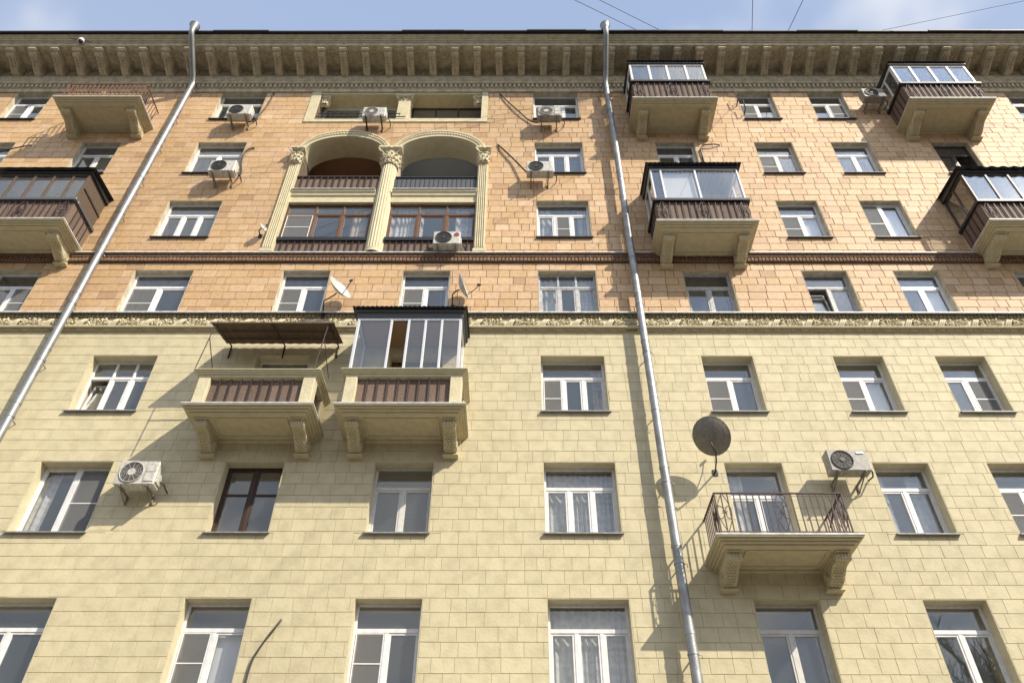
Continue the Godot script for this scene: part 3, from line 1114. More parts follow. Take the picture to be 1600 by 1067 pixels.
	for e in [[-4.17, 0.33, -0.36], [-7.2, 0.20, -0.30], [-1.38, 0.20, -0.30]]:
		var m := M.new()
		m.t = Transform3D(Basis(), Vector3(0, 0, e[2]))
		m.v = PackedVector3Array()
		var cp := capital(e[0], 0.0, e[1], 27.62, 28.1, false)
		cp.mesh(K.ornament)
		var o := part(T, "carved_capital", cp, K.ornament)
		o.position.z = e[2] + 0.06
	for e in [[-7.33, -4.39, "pvc"], [-3.95, -1.27, "dark_frame"]]:
		glazing(T, e[0], 26.395, e[1], 28.1, -0.58, "two" if e[2] == "pvc" else "tri3", K[e[2]], {"tf": 0.5})
	room(T, -7.5, 26.2, -1.1, 28.3, -0.802, 2.2, K.room)
	var r := M.new()
	r.box(-7.2, 26.62, 0.06, -4.2, 26.65, 0.09)
	r.box(-7.25, 26.42, 0.06, -4.0, 26.445, 0.09)
	for k in 22:
		var a := -7.18 + k * 0.14
		r.box(a, 26.44, 0.068, a + 0.016, 26.63, 0.084)
	for k in 3:
		var a := -7.0 + k * 1.2
		r.tube([Vector3(a, 26.46, 0.08), Vector3(a + 0.08, 26.60, 0.08), Vector3(a + 0.16, 26.46, 0.08), Vector3(a + 0.24, 26.60, 0.08)], 0.01, 5)
	part(T, "low_railing", r, K.black)

# upright boards from x0 to x1, each its own piece, with rods standing before them
func fence(parent: Node, x0: float, x1: float, y0: float, y1: float, z: float, step: float, rz: float, rod: Material) -> void:
	var k := int(round((x1 - x0) / step))
	var w := (x1 - x0) / k
	var shared := []
	for q in 3:
		shared.append(M.new().bev(0.004, y0, -0.018, w - 0.004, y1, 0.0, 0.003).mesh(K.boards[q]))
	var rm := M.new().box(-0.012, y0, -0.012, 0.012, y1, 0.012).mesh(rod)
	for i in k:
		inst(parent, "board", shared[rng.randi() % 3], Vector3(x0 + i * w, 0, z + rng.randf_range(-0.003, 0.003)))
		if i:
			inst(parent, "rod", rm, Vector3(x0 + i * w, 0, rz + 0.01))

func side_fence(parent: Node, x: float, z0: float, z1: float, y0: float, y1: float, out: float, step: float, rod: Material) -> void:
	var k := int(round((z1 - z0) / step))
	var w := (z1 - z0) / k
	for i in k:
		inst(parent, "board", M.new().bev(-0.009, y0, 0.004, 0.009, y1, w - 0.004, 0.003).mesh(K.boards[rng.randi() % 3]), Vector3(x, 0, z0 + i * w))
		if i:
			inst(parent, "rod", M.new().box(-0.012, y0, -0.012, 0.012, y1, 0.012).mesh(rod), Vector3(x + out * 0.035, 0, z0 + i * w))

# ---------------------------------------------------------------- balconies
var corbel_mesh: ArrayMesh
func make_corbel() -> void:
	var m := M.new()
	var prof := V([0.0, 0.0, 0.0, -0.44, 0.13, -0.44, 0.17, -0.40, 0.30, -0.375, 0.43, -0.32, 0.53, -0.24, 0.61, -0.195, 0.72, -0.18, 0.83, -0.19, 0.90, -0.18, 0.94, -0.14, 0.95, -0.08, 0.92, -0.04, 0.96, -0.035, 0.96, 0.0])
	m.sweep(prof, -0.15, 0.15)
	m.bev(-0.205, -0.47, 0.0, 0.205, -0.435, 0.19, 0.008)
	m.bev(-0.17, -0.035, 0.0, 0.17, -0.001, 1.0, 0.008)
	for s in [-1, 1]:
		var o := Vector3(s * 0.15, -0.11, 0.88)
		m.tube([o, o + Vector3(s * 0.022, 0, 0)], 0.07, 14)
		m.tube([o, o + Vector3(s * 0.035, 0, 0)], 0.03, 10)
		o = Vector3(s * 0.15, -0.25, 0.19)
		m.tube([o, o + Vector3(s * 0.018, 0, 0)], 0.12, 16)
		var sp := []
		for i in 26:
			var g := i * 0.5
			var r := 0.12 * (1.0 - i / 30.0)
			sp.append(o + Vector3(s * 0.02, sin(g) * r, cos(g) * r))
		m.tube(sp, 0.013, 5)
		m.tube([Vector3(s * 0.152, -0.34, 0.30), Vector3(s * 0.152, -0.27, 0.45), Vector3(s * 0.152, -0.18, 0.60), Vector3(s * 0.152, -0.155, 0.80)], 0.016, 5)
	# grooves on the scroll and scales on the belly
	for i in 4:
		m.tube([Vector3(-0.105 + i * 0.07, -0.16, 0.925), Vector3(-0.105 + i * 0.07, -0.08, 0.958), Vector3(-0.105 + i * 0.07, -0.045, 0.93)], 0.02, 6)
	var belly := [[0.24, -0.39], [0.31, -0.37], [0.375, -0.345], [0.435, -0.312], [0.485, -0.272], [0.535, -0.232], [0.59, -0.202], [0.65, -0.188], [0.71, -0.18], [0.77, -0.184], [0.83, -0.19]]
	for i in belly.size():
		for k in 3:
			var x := -0.08 + k * 0.08 + (0.02 if i % 2 else -0.02)
			m.egg(Vector3(x, belly[i][1], belly[i][0]), Basis(Vector3(0.038, 0, 0), Vector3(0, 0.022, 0), Vector3(0, 0, 0.038)), 6, 4)
	corbel_mesh = m.mesh(K.stucco)

const DEEP := 1.3
func balcony(x0: float, x1: float, y: float, label: String) -> Node3D:
	var b := node(building, "balcony")
	b.set_meta("label", label)
	var m := M.new()
	m.bev(x0, y - 0.07, -0.05, x1, y - 0.012, DEEP, 0.006)
	m.bev(x0 + 0.05, y - 0.115, -0.05, x1 - 0.05, y - 0.07, DEEP - 0.05, 0.006)
	m.bev(x0 + 0.10, y - 0.155, -0.05, x1 - 0.10, y - 0.115, DEEP - 0.10, 0.012)
	m.bev(x0 + 0.16, y - 0.20, -0.05, x1 - 0.16, y - 0.155, DEEP - 0.17, 0.01)
	part(b, "slab", m, K.stucco)
	var p := M.new()
	bars(p, x0 + 0.60, y - 0.222, x1 - 0.60, y - 0.2, 0, 0, 0)
	p = M.new()
	var u := [x0 + 0.62, x1 - 0.62, 0.22, DEEP - 0.32]
	p.bev(u[0], y - 0.222, u[2], u[1], y - 0.199, u[2] + 0.05, 0.006)
	p.bev(u[0], y - 0.222, u[3] - 0.05, u[1], y - 0.199, u[3], 0.006)
	p.bev(u[0], y - 0.224, u[2] + 0.05, u[0] + 0.05, y - 0.199, u[3] - 0.05, 0.006)
	p.bev(u[1] - 0.05, y - 0.224, u[2] + 0.05, u[1], y - 0.199, u[3] - 0.05, 0.006)
	p.bev(x0 + 0.16, y - 0.235, -0.02, x1 - 0.16, y - 0.199, 0.10, 0.01)
	part(b, "soffit_moulding", p, K.stucco)
	var f := M.new()
	f.box(x0 - 0.015, y - 0.012, 0.0, x1 + 0.015, y, DEEP + 0.015)
	f.box(x0 - 0.015, y - 0.035, DEEP + 0.008, x1 + 0.015, y - 0.012, DEEP + 0.015)
	f.box(x0 - 0.015, y - 0.035, 0.0, x0 - 0.008, y - 0.012, DEEP + 0.008)
	f.box(x1 + 0.008, y - 0.035, 0.0, x1 + 0.015, y - 0.012, DEEP + 0.008)
	part(b, "flashing", f, K.flash)
	for x in [x0 + 0.38, x1 - 0.38]:
		inst(b, "corbel", corbel_mesh, Vector3(x, y - 0.2, 0.0)).scale = Vector3(0.9, 1.02, 1.0)
	return b

func scroll_panel(x: float, y0: float, y1: float, z: float, w: float, r := 0.009) -> M:
	# two bowed bars round a star of small scrolls
	var m := M.new()
	var ym := (y0 + y1) / 2
	for s in [-1, 1]:
		var bow := []
		for i in 13:
			var f := i / 12.0
			bow.append(Vector3(x + s * (0.01 + (w / 2 - 0.01) * sin(f * PI)), lerpf(y0, y1, f), z))
		m.tube(bow, r, 5)
		for q in [-1, 1]:
			var c := []
			for i in 9:
				var g := -0.5 + i * 0.42
				c.append(Vector3(x + s * (0.015 + 0.055 * (1 - cos(g))), ym + q * (0.02 + 0.06 * sin(g) + 0.012 * i), z))
			m.tube(c, r * 0.9, 5)
	for i in 3:
		var g := i * PI / 3 + 0.3
		m.tube([Vector3(x - cos(g) * 0.06, ym - sin(g) * 0.06, z), Vector3(x + cos(g) * 0.06, ym + sin(g) * 0.06, z)], r * 1.1, 5)
	return m

func open_rail(b: Node3D, x0: float, x1: float, y: float, h: float, z: float, rm: Material, step: float, fancy: bool) -> void:
	var m := M.new()
	m.bev(x0 - 0.02, y + h - 0.03, z - 0.02, x1 + 0.02, y + h, z + 0.02, 0.005)
	m.bev(x0, y + 0.09, z - 0.01, x1, y + 0.11, z + 0.01, 0.003)
	for x in [x0, x1]:
		m.bev(x - 0.02, y + h - 0.031, 0.0, x + 0.02, y + h - 0.001, z - 0.02, 0.005)
		m.bev(x - 0.01, y + 0.09, 0.0, x + 0.01, y + 0.11, z - 0.01, 0.003)
		m.box(x - 0.014, y, z - 0.014, x + 0.014, y + h - 0.03, z + 0.014)
	part(b, "railing", m, rm)
	var bar := M.new().box(-0.0105, 0.0, -0.0105, 0.0105, h - 0.03, 0.0105).mesh(rm)
	var k := int(round((x1 - x0) / step))
	var mid := (x0 + x1) / 2
	for i in range(1, k):
		var x := lerpf(x0, x1, float(i) / k)
		if fancy and (absf(x - mid) < 0.13):
			continue
		inst(b, "baluster", bar, Vector3(x, y, z))
	var ks := int(round(z / step))
	for i in range(1, ks):
		for x in [x0, x1]:
			inst(b, "baluster", bar, Vector3(x, y, z * i / ks))
	if fancy:
		for x in [x0 + 0.15, mid, x1 - 0.15]:
			part(b, "scroll_panel", scroll_panel(x, y + 0.11, y + h - 0.03, z, 0.28), rm)
		var s := scroll_panel(0, y + 0.11, y + h - 0.03, 0, 0.26)
		var q := inst(b, "scroll_panel", s.mesh(rm), Vector3(x1, 0, z - 0.2))
		q.rotation.y = PI / 2
		q = inst(b, "scroll_panel", s.mesh(rm), Vector3(x0, 0, z - 0.2))
		q.rotation.y = PI / 2

func corrugated(x0: float, x1: float, z0: float, z1: float, yb: float, yf: float, amp: float, wave: float) -> M:
	var m := M.new()
	var k := int((x1 - x0) / wave) * 8
	for i in k:
		var q := []
		for e in [i, i + 1]:
			var x := lerpf(x0, x1, float(e) / k)
			q.append([x, amp * sin(TAU * (x - x0) / wave)])
		for s in 2:
			var o := 0.004 if s else 0.0
			var a := Vector3(q[0][0], yb + q[0][1] + o, z0)
			var b := Vector3(q[0][0], yf + q[0][1] + o, z1)
			var c := Vector3(q[1][0], yf + q[1][1] + o, z1)
			var d := Vector3(q[1][0], yb + q[1][1] + o, z0)
			if s:
				m.quad(a, b, c, d)
			else:
				m.quad(d, c, b, a)
	return m

# glazed box on a balcony: boards and rods below, panes above, roof on top
func enclosure(b: Node3D, x0: float, x1: float, y: float, yp: float, yg: float, o: Dictionary) -> void:
	var z := 1.19
	var fm: Material = K[o.frame]
	fence(b, x0 + 0.03, x1 - 0.03, y + 0.03, yp - 0.10, z - 0.03, o.get("step", 0.19), z + 0.0, K.rod)
	side_fence(b, x0 + 0.03, 0.02, z - 0.05, y + 0.03, yp - 0.10, -1, 0.22, K.rod)
	side_fence(b, x1 - 0.03, 0.02, z - 0.05, y + 0.03, yp - 0.10, 1, 0.22, K.rod)
	if o.get("scrolls", true):
		for x in [x0 + 0.2, (x0 + x1) / 2, x1 - 0.2]:
			part(b, "scroll_panel", scroll_panel(x, y + 0.04, yp - 0.12, z + 0.022, 0.30, 0.012), K.rod)
	# ledge on the parapet
	var lm := M.new()
	lm.bev(x0 - 0.05, yp - 0.11, z - 0.08, x1 + 0.05, yp, z + 0.07, 0.008)
	lm.bev(x0 - 0.05, yp - 0.112, 0.0, x0 + 0.07, yp - 0.002, z - 0.08, 0.008)
	lm.bev(x1 - 0.07, yp - 0.112, 0.0, x1 + 0.05, yp - 0.002, z - 0.08, 0.008)
	part(b, "ledge", lm, K[o.get("ledge", "black")])
	# glazing
	var m := M.new()
	var fw: float = o.get("fw", 0.055)
	bars(m, x0 + 0.03, yp, x1 - 0.03, yg, z - 0.06, z, fw)
	var cuts: Array = o.cuts
	for i in cuts.size() + 1:
		var a := lerpf(x0 + 0.03, x1 - 0.03, 0.0 if i == 0 else float(cuts[i - 1]))
		var c := lerpf(x0 + 0.03, x1 - 0.03, 1.0 if i == cuts.size() else float(cuts[i]))
		if i:
			m.bev(a - fw * 0.6, yp + fw, z - 0.055, a + fw * 0.6, yg - fw, z + 0.008, 0.005)
		if i in o.get("open", []):
			continue
		glass_pane(b, a + fw * (0.6 if i else 1.0) + 0.001, yp + fw + 0.001, c - fw * (0.6 if i < cuts.size() else 1.0) - 0.001, yg - fw - 0.001, z - 0.02)
		if i in o.get("backs", []):
			curtain(b, a + 0.04, yp + 0.02, c - 0.04, yg - 0.04, z - 0.14, K.blind, "blind")
	if o.has("rail"):
		m.bev(x0 + 0.09, yg - o.rail - 0.02, z - 0.05, x1 - 0.09, yg - o.rail + 0.02, z - 0.004, 0.004)
	part(b, "glazing_frame", m, fm)
	for s in [-1, 1]:
		var xs: float = x0 + 0.03 if s < 0 else x1 - 0.03
		var q := M.new()
		q.t = Transform3D(Basis(Vector3(0, 1, 0), PI / 2 * s), Vector3(xs, 0, 0))
		# local x runs along the side: 0..z of the balcony
		var xa := -(z - 0.062) if s > 0 else 0.02
		var xb := -0.02 if s > 0 else z - 0.062
		if o.get("wood_sides", false):
			for k in 7:
				var wd := M.new()
				wd.t = q.t
				wd.bev(lerpf(xa, xb, k / 7.0) + 0.003, yp, -0.03, lerpf(xa, xb, (k + 1) / 7.0) - 0.003, yg, -0.008, 0.003)
				part(b, "side_board", wd, K.old_plank)
			q.bev(xa, (yp + yg) / 2 - 0.03, -0.006, xb, (yp + yg) / 2 + 0.03, 0.02, 0.004)
			part(b, "side_batten", q, K.dark_frame)
		else:
			bars(q, xa, yp, xb, yg, -0.055, 0.0, fw)
			q.bev((xa + xb) / 2 - 0.025, yp + fw, -0.05, (xa + xb) / 2 + 0.025, yg - fw, 0.004, 0.004)
			part(b, "side_frame", q, fm)
			for k in 2:
				var g := M.new()
				g.t = q.t
				var a := lerpf(xa + fw, xb - fw, k * 0.5) + (0.026 if k else 0.001)
				var c := lerpf(xa + fw, xb - fw, 0.5 + k * 0.5) - (0.001 if k else 0.026)
				g.box(a, yp + fw + 0.001, -0.03, c, yg - fw - 0.001, -0.026)
				part(b, "pane", g, K.glass)
	var ov: float = o.get("over", 0.1)
	var rs := M.new()
	rs.bev(x0 - 0.03, yg + 0.002, z - 0.1, x1 + 0.03, yg + 0.075, z + 0.05, 0.006)
	for x in [x0 - 0.03, x1 - 0.06]:
		rs.sweep(V([0.0, yg + 0.002, z - 0.1, yg + 0.002, z - 0.1, yg + 0.075, 0.0, yg + 0.22]), x, x + 0.09)
	part(b, "roof_edge", rs, K[o.get("edge", "roof")])
	part(b, "roof_sheet", corrugated(x0 - ov, x1 + ov, 0.0, z + 0.1 + ov * 0.6, yg + 0.25, yg + 0.11, o.get("amp", 0.018), o.get("wave", 0.13)), K.roof)

func masonry_parapet(b: Node3D, x0: float, x1: float, y: float, yt: float) -> void:
	# four posts, tiled panels with rods, moulded coping
	var z := 1.17
	for e in [[x0 + 0.12, z - 0.28], [x1 - 0.40, z - 0.28], [x0 + 0.12, 0.0], [x1 - 0.40, 0.0]]:
		part(b, "post", M.new().bev(e[0], y, e[1], e[0] + 0.28, yt - 0.17, e[1] + 0.28, 0.012), K.cream)
	fence(b, x0 + 0.40, x1 - 0.40, y + 0.01, yt - 0.2, z - 0.11, 0.235, z - 0.07, K.rod)
	side_fence(b, x0 + 0.26, 0.28, z - 0.28, y + 0.01, yt - 0.2, -1, 0.2, K.rod)
	side_fence(b, x1 - 0.26, 0.28, z - 0.28, y + 0.01, yt - 0.2, 1, 0.2, K.rod)
	var m := M.new()
	for st in [[0.10, -0.17, -0.11], [0.055, -0.11, -0.07], [0.02, -0.07, -0.03], [-0.01, -0.03, 0.0]]:
		var k: float = st[0]
		var a := x0 + k
		var c := x1 - k
		var zz := 1.28 - k
		m.bev(a, yt + st[1], z - 0.34, c, yt + st[2], zz, 0.008)
		m.bev(a, yt + st[1] + 0.001, 0.0, x0 + 0.42, yt + st[2] - 0.001, z - 0.34, 0.006)
		m.bev(x1 - 0.42, yt + st[1] + 0.001, 0.0, c, yt + st[2] - 0.001, z - 0.34, 0.006)
	part(b, "coping", m, K.cream)

func make_balconies() -> void:
	make_corbel()
	# open balcony under the cornice
	var b := balcony(-16.0, -12.97, 25.76, "open balcony with rusty railing under the cornice")
	open_rail(b, -15.85, -13.12, 25.76, 1.03, 1.16, K.rust, 0.15, false)
	var w := M.new()
	w.box(-15.8, 25.88, 1.02, -13.2, 25.98, 1.04)
	w.box(-15.8, 26.30, 1.02, -13.2, 26.38, 1.04)
	part(b, "inner_boards", w, K.plank)
	var pl := node(self, "plank_pile")
	pl.position = Vector3(-14.75, 25.76, 0.9)
	tag(pl, "pale wooden planks leaning inside the rusty balcony railing", "planks")
	part(pl, "plank", M.new().bev(-0.07, 0.002, -0.02, 0.07, 1.0, 0.01, 0.004), K.plank)
	part(pl, "plank", M.new().bev(0.95, 0.002, -0.02, 1.15, 0.8, 0.01, 0.004), K.plank)
	part(pl, "plank", M.new().bev(-1.0, 0.002, -0.02, -0.8, 0.85, 0.01, 0.004), K.rust)
	# dark timber enclosure
	b = balcony(-16.0, -12.97, 19.07, "balcony boxed in with dark frames and weathered wooden sides")
	enclosure(b, -15.92, -13.05, 19.07, 20.10, 21.33, {"frame": "old_plank", "cuts": [0.2, 0.41, 0.62, 0.83], "wood_sides": true, "ledge": "sheet", "over": 0.14, "amp": 0.006, "wave": 0.4, "rail": 0.22})
	# open balcony with masonry parapet
	b = balcony(-7.62, -4.62, 12.40, "open balcony with masonry parapet and cream corner posts")
	masonry_parapet(b, -7.62, -4.62, 12.40, 13.42)
	make_awning()
	# the same with aluminium sliding windows on top
	b = balcony(-4.14, -1.14, 12.40, "balcony with masonry parapet glazed in aluminium")
	masonry_parapet(b, -4.14, -1.14, 12.40, 13.45)
	upper_glazing(b)
	b = balcony(4.03, 6.95, 25.66, "white framed glazed balcony with corrugated roof below the cornice")
	enclosure(b, 4.11, 6.87, 25.66, 26.92, 28.12, {"frame": "pvc", "cuts": [0.26, 0.5, 0.75], "over": 0.02, "fw": 0.075})
	b = balcony(4.03, 6.95, 19.0, "glazed balcony with two wide sliding panes and wavy dark roof")
	enclosure(b, 4.11, 6.87, 19.0, 20.07, 21.62, {"frame": "alu", "cuts": [0.12, 0.51], "over": 0.1, "fw": 0.05, "backs": [1]})
	b = balcony(13.53, 16.47, 25.62, "white framed glazed balcony beside an air conditioner under the cornice")
	enclosure(b, 13.61, 16.39, 25.62, 26.76, 28.02, {"frame": "pvc", "cuts": [0.25, 0.5, 0.75], "over": 0.02, "amp": 0.004, "fw": 0.075})
	b = balcony(13.53, 16.47, 19.03, "balcony glazed in dark frames with ragged black roof edge")
	enclosure(b, 13.61, 16.39, 19.03, 20.02, 21.38, {"frame": "dark_frame", "cuts": [0.27, 0.52, 0.77], "over": 0.12, "amp": 0.03, "wave": 0.34})
	# open balcony with wrought iron railing
	b = balcony(4.01, 6.94, 9.13, "open balcony with thin dark red wrought iron railing")
	open_rail(b, 4.15, 6.80, 9.13, 1.0, 1.17, K.rod, 0.135, true)
	var br := M.new()
	br.tube([Vector3(6.72, 10.1, 1.15), Vector3(6.72, 9.75, 0.4)], 0.02, 6)
	part(b, "brace", br, K.rod)

func upper_glazing(b: Node3D) -> void:
	var x0 := -4.02
	var x1 := -1.36
	var y0 := 13.45
	var y1 := 15.27
	var z := 1.10
	var m := M.new()
	bars(m, x0, y0, x1, y1, z - 0.06, z, 0.07)
	var cuts := [0.0, 0.325, 0.495, 0.66, 0.82, 1.0]
	for i in 5:
		var a := lerpf(x0 + 0.035, x1 - 0.035, cuts[i])
		var c := lerpf(x0 + 0.035, x1 - 0.035, cuts[i + 1])
		if i:
			m.bev(a - 0.03, y0 + 0.07, z - 0.055, a + 0.03, y1 - 0.07, z + 0.01, 0.005)
		if i != 1:
			glass_pane(b, a + 0.036, y0 + 0.071, c - 0.036, y1 - 0.071, z - 0.02)
	part(b, "glazing_frame", m, K.alu)
	for s in [-1, 1]:
		var xs := x0 if s < 0 else x1
		var q := M.new()
		q.t = Transform3D(Basis(Vector3(0, 1, 0), PI / 2 * s), Vector3(xs, 0, 0))
		var xa := -(z - 0.062) if s > 0 else 0.02
		var xb := -0.02 if s > 0 else z - 0.062
		bars(q, xa, y0, xb, y1, -0.055, 0.0, 0.06)
		part(b, "side_frame", q, K.alu)
		var g := M.new()
		g.t = q.t
		g.box(xa + 0.061, y0 + 0.061, -0.03, xb - 0.061, y1 - 0.061, -0.026)
		part(b, "pane", g, K.glass)
	var rs := M.new()
	rs.bev(x0 - 0.03, y1 + 0.002, z - 0.12, x1 + 0.03, y1 + 0.16, z + 0.03, 0.006)
	rs.bev(x0 - 0.09, y1 + 0.16, 0.0, x1 + 0.09, y1 + 0.20, z + 0.10, 0.006)
	for x in [x0 - 0.03, x1 - 0.07]:
		rs.bev(x, y1 + 0.002, 0.0, x + 0.1, y1 + 0.159, z - 0.12, 0.006)
	part(b, "roof_edge", rs, K.sheet)
	part(b, "roof_sheet", corrugated(x0 - 0.14, x1 + 0.14, 0.0, z + 0.2, y1 + 0.34, y1 + 0.225, 0.012, 0.12), K.roof)
	# white ceiling of the enclosure
	part(b, "ceiling_lining", M.new().box(x0 + 0.08, y1 - 0.03, 0.02, x1 - 0.08, y1 - 0.01, z - 0.13), K.room_brown)

func make_awning() -> void:
	var a := node(self, "metal_awning", Vector3(-6.12, 14.97, 0.0))
	tag(a, "rusty sheet metal awning on thin struts above the open masonry balcony", "awning")
	var m := corrugated(-1.55, 1.55, 0.07, 1.25, 0.34, 0.0, 0.01, 0.25)
	m.box(-1.55, -0.03, 1.24, 1.55, 0.012, 1.255)
	part(a, "roof_sheet", m, K.rust_sheet)
	var f := M.new()
	for x in [-1.42, 0.0, 1.42]:
		f.tube([Vector3(x, 0.30, 0.03), Vector3(x, -0.04, 1.2)], 0.02, 5)
		f.tube([Vector3(x, -0.12, 0.02), Vector3(x, 0.30, 0.03)], 0.022, 5)
	for z in [0.45, 0.85]:
		f.tube([Vector3(-1.5, 0.30 - z * 0.29, z), Vector3(1.5, 0.30 - z * 0.29, z)], 0.016, 5)
	part(a, "frame", f, K.rod)
	for x in [-1.42, 1.42]:
		var s := M.new()
		s.tube([Vector3(x, -0.04, 1.2), Vector3(x - 0.12, -1.54, 1.20)], 0.013, 5)
		s.tube([Vector3(x - 0.03, -0.5, 1.2), Vector3(x + 0.1, -1.3, 0.6)], 0.012, 5)
		part(a, "strut", s, K.rod)

# ---------------------------------------------------------------- drainpipes
func make_pipes() -> void:
	for e in [[-12.20, "galvanised drainpipe between the rusty balcony and the arched loggia"], [3.40, "galvanised drainpipe beside the wrought iron balcony and the large grey dish"]]:
		var x: float = e[0]
		var p := node(self, "drainpipe", Vector3(x, 0.0, 0.0))
		tag(p, e[1], "drainpipe", "drainpipes on the facade")
		var z := 0.30
		var r := 0.102
		var y := 0.12
		var lean := 0.0
		while y < 28.3:
			var y1 := minf(y + rng.randf_range(1.75, 2.1), 28.32)
			if y1 > 27.6:
				y1 = 28.32
			var o := rng.randf_range(-0.012, 0.012)
			var m := M.new()
			m.tube([Vector3(lean, y, z), Vector3(o, y1, z + 0.004)], r, 24)
			m.lathe([Vector2(r, y1 - 0.07), Vector2(r + 0.01, y1 - 0.06), Vector2(r + 0.01, y1), Vector2(r, y1 + 0.005)], o, z, 24)
			part(p, "pipe_section", m, K.zinc)
			var c := M.new()
			c.lathe([Vector2(r + 0.001, y1 - 0.45), Vector2(r + 0.012, y1 - 0.448), Vector2(r + 0.012, y1 - 0.42), Vector2(r + 0.001, y1 - 0.418)], o, z, 20)
			c.box(o - 0.012, y1 - 0.445, 0.0, o + 0.012, y1 - 0.425, z - r)
			c.tube([Vector3(o + r, y1 - 0.435, z), Vector3(o + r + 0.06, y1 - 0.435, z), Vector3(o + r + 0.075, y1 - 0.5, z - 0.03)], 0.009, 5)
			part(p, "clamp", c, K.zinc)
			lean = o
			y = y1
		var el := M.new()
		el.tube([Vector3(lean, 28.30, z), Vector3(lean, 28.42, z + 0.03), Vector3(lean, 28.58, z + 0.2), Vector3(lean, 29.55, 1.56), Vector3(lean, 29.68, 1.68), Vector3(lean, 29.82, 1.70)], r, 24)
		part(p, "swan_neck", el, K.zinc)
		var h := M.new()
		h.lathe([Vector2(r, 29.78), Vector2(r + 0.006, 29.84), Vector2(0.15, 30.0), Vector2(0.185, 30.12), Vector2(0.195, 30.12), Vector2(0.195, 30.15), Vector2(0.17, 30.15), Vector2(0.08, 30.0)], lean, 1.70, 24)
		part(p, "hopper", h, K.zinc)

# ---------------------------------------------------------------- air conditioners
func air_conditioner(x: float, y: float, w: float, h: float, label: String, o := {}) -> void:
	var zb: float = o.get("zb", 0.24)
	var a := node(self, "air_conditioner", Vector3(x, y, zb))
	tag(a, label, "air conditioner", "outdoor air conditioner units on the facade")
	var d := 0.30
	var hw := w / 2
	part(a, "casing", M.new().bev(-hw, 0.0, 0.0, hw, h, d, 0.018), K.ac_grey if o.get("grey", false) else K.ac)
	var fx := -hw + 0.06 + h * 0.44
	var fr := h * 0.42
	var g := M.new()
	g.tube([Vector3(fx, h / 2, d - 0.01), Vector3(fx, h / 2, d + 0.006)], fr, 32)
	part(a, "fan_recess", g, K.ac_dark)
	var gr := M.new()
	for q in [1.0, 0.86, 0.72, 0.58, 0.44]:
		var ring := []
		for i in 29:
			var t := TAU * i / 28
			ring.append(Vector3(fx + cos(t) * fr * q, h / 2 + sin(t) * fr * q, d + 0.016))
		gr.tube(ring, 0.012 if q == 1.0 else 0.003, 5)
	for i in 12:
		var t := TAU * i / 12
		gr.tube([Vector3(fx + cos(t) * 0.06, h / 2 + sin(t) * 0.06, d + 0.016), Vector3(fx + cos(t) * fr, h / 2 + sin(t) * fr, d + 0.016)], 0.004, 4)
	part(a, "grille", gr, K.ac if o.get("light", false) else K.ac_dark)
	var hub := M.new()
	hub.tube([Vector3(fx, h / 2, d), Vector3(fx, h / 2, d + 0.025)], fr * (0.34 if o.get("light", false) else 0.22), 20)
	part(a, "fan_hub", hub, K.ac if o.get("light", false) else K.ac_dark)
	if o.get("panel", true):
		var px := fx + fr + 0.05
		if hw - px > 0.08:
			part(a, "side_panel", M.new().bev(px, h * 0.12, d - 0.002, hw - 0.03, h * 0.5, d + 0.014, 0.006).bev(px, h * 0.52, d - 0.002, hw - 0.03, h * 0.9, d + 0.014, 0.006), K.ac)
	if o.get("mark", false):
		var e := M.new()
		for i in 6:
			e.t = Transform3D(Basis(Vector3(0, 0, 1), TAU * i / 6), Vector3(hw - 0.11, h * 0.72, d + 0.015))
			e.box(-0.025, 0.03, 0.0, 0.025, 0.075, 0.003)
		part(a, "red_emblem", e, K.red)
	if o.get("plate", false):
		part(a, "name_plate", M.new().box(hw - 0.24, h * 0.78, d + 0.0145, hw - 0.07, h * 0.88, d + 0.017), K.pvc)
	var v := M.new()
	v.bev(hw - 0.002, h * 0.12, 0.05, hw + 0.035, h * 0.55, d - 0.04, 0.008)
	part(a, "valve_cover", v, K.ac)
	for s in [-1, 1]:
		var q := M.new()
		var bx: float = s * hw * 0.66
		q.bev(bx - 0.02, -0.045, -zb, bx + 0.02, -0.003, d + 0.04, 0.004)
		q.bev(bx - 0.02, -0.22, -zb, bx + 0.02, -0.045, -zb + 0.04, 0.004)
		q.tube([Vector3(bx, -0.2, -zb + 0.03), Vector3(bx, -0.045, d - 0.08)], 0.015, 4)
		part(a, "bracket", q, K.dish_old if o.get("pale_bracket", true) else K.ac_dark)
	var c := M.new()
	c.tube([Vector3(hw + 0.02, h * 0.3, 0.12), Vector3(hw + 0.12, h * 0.22, 0.05), Vector3(hw + 0.15, h * 0.1, -0.05), Vector3(hw + 0.12, h * 0.15, -zb + 0.02)], 0.018, 6)
	part(a, "hose", c, K.black)

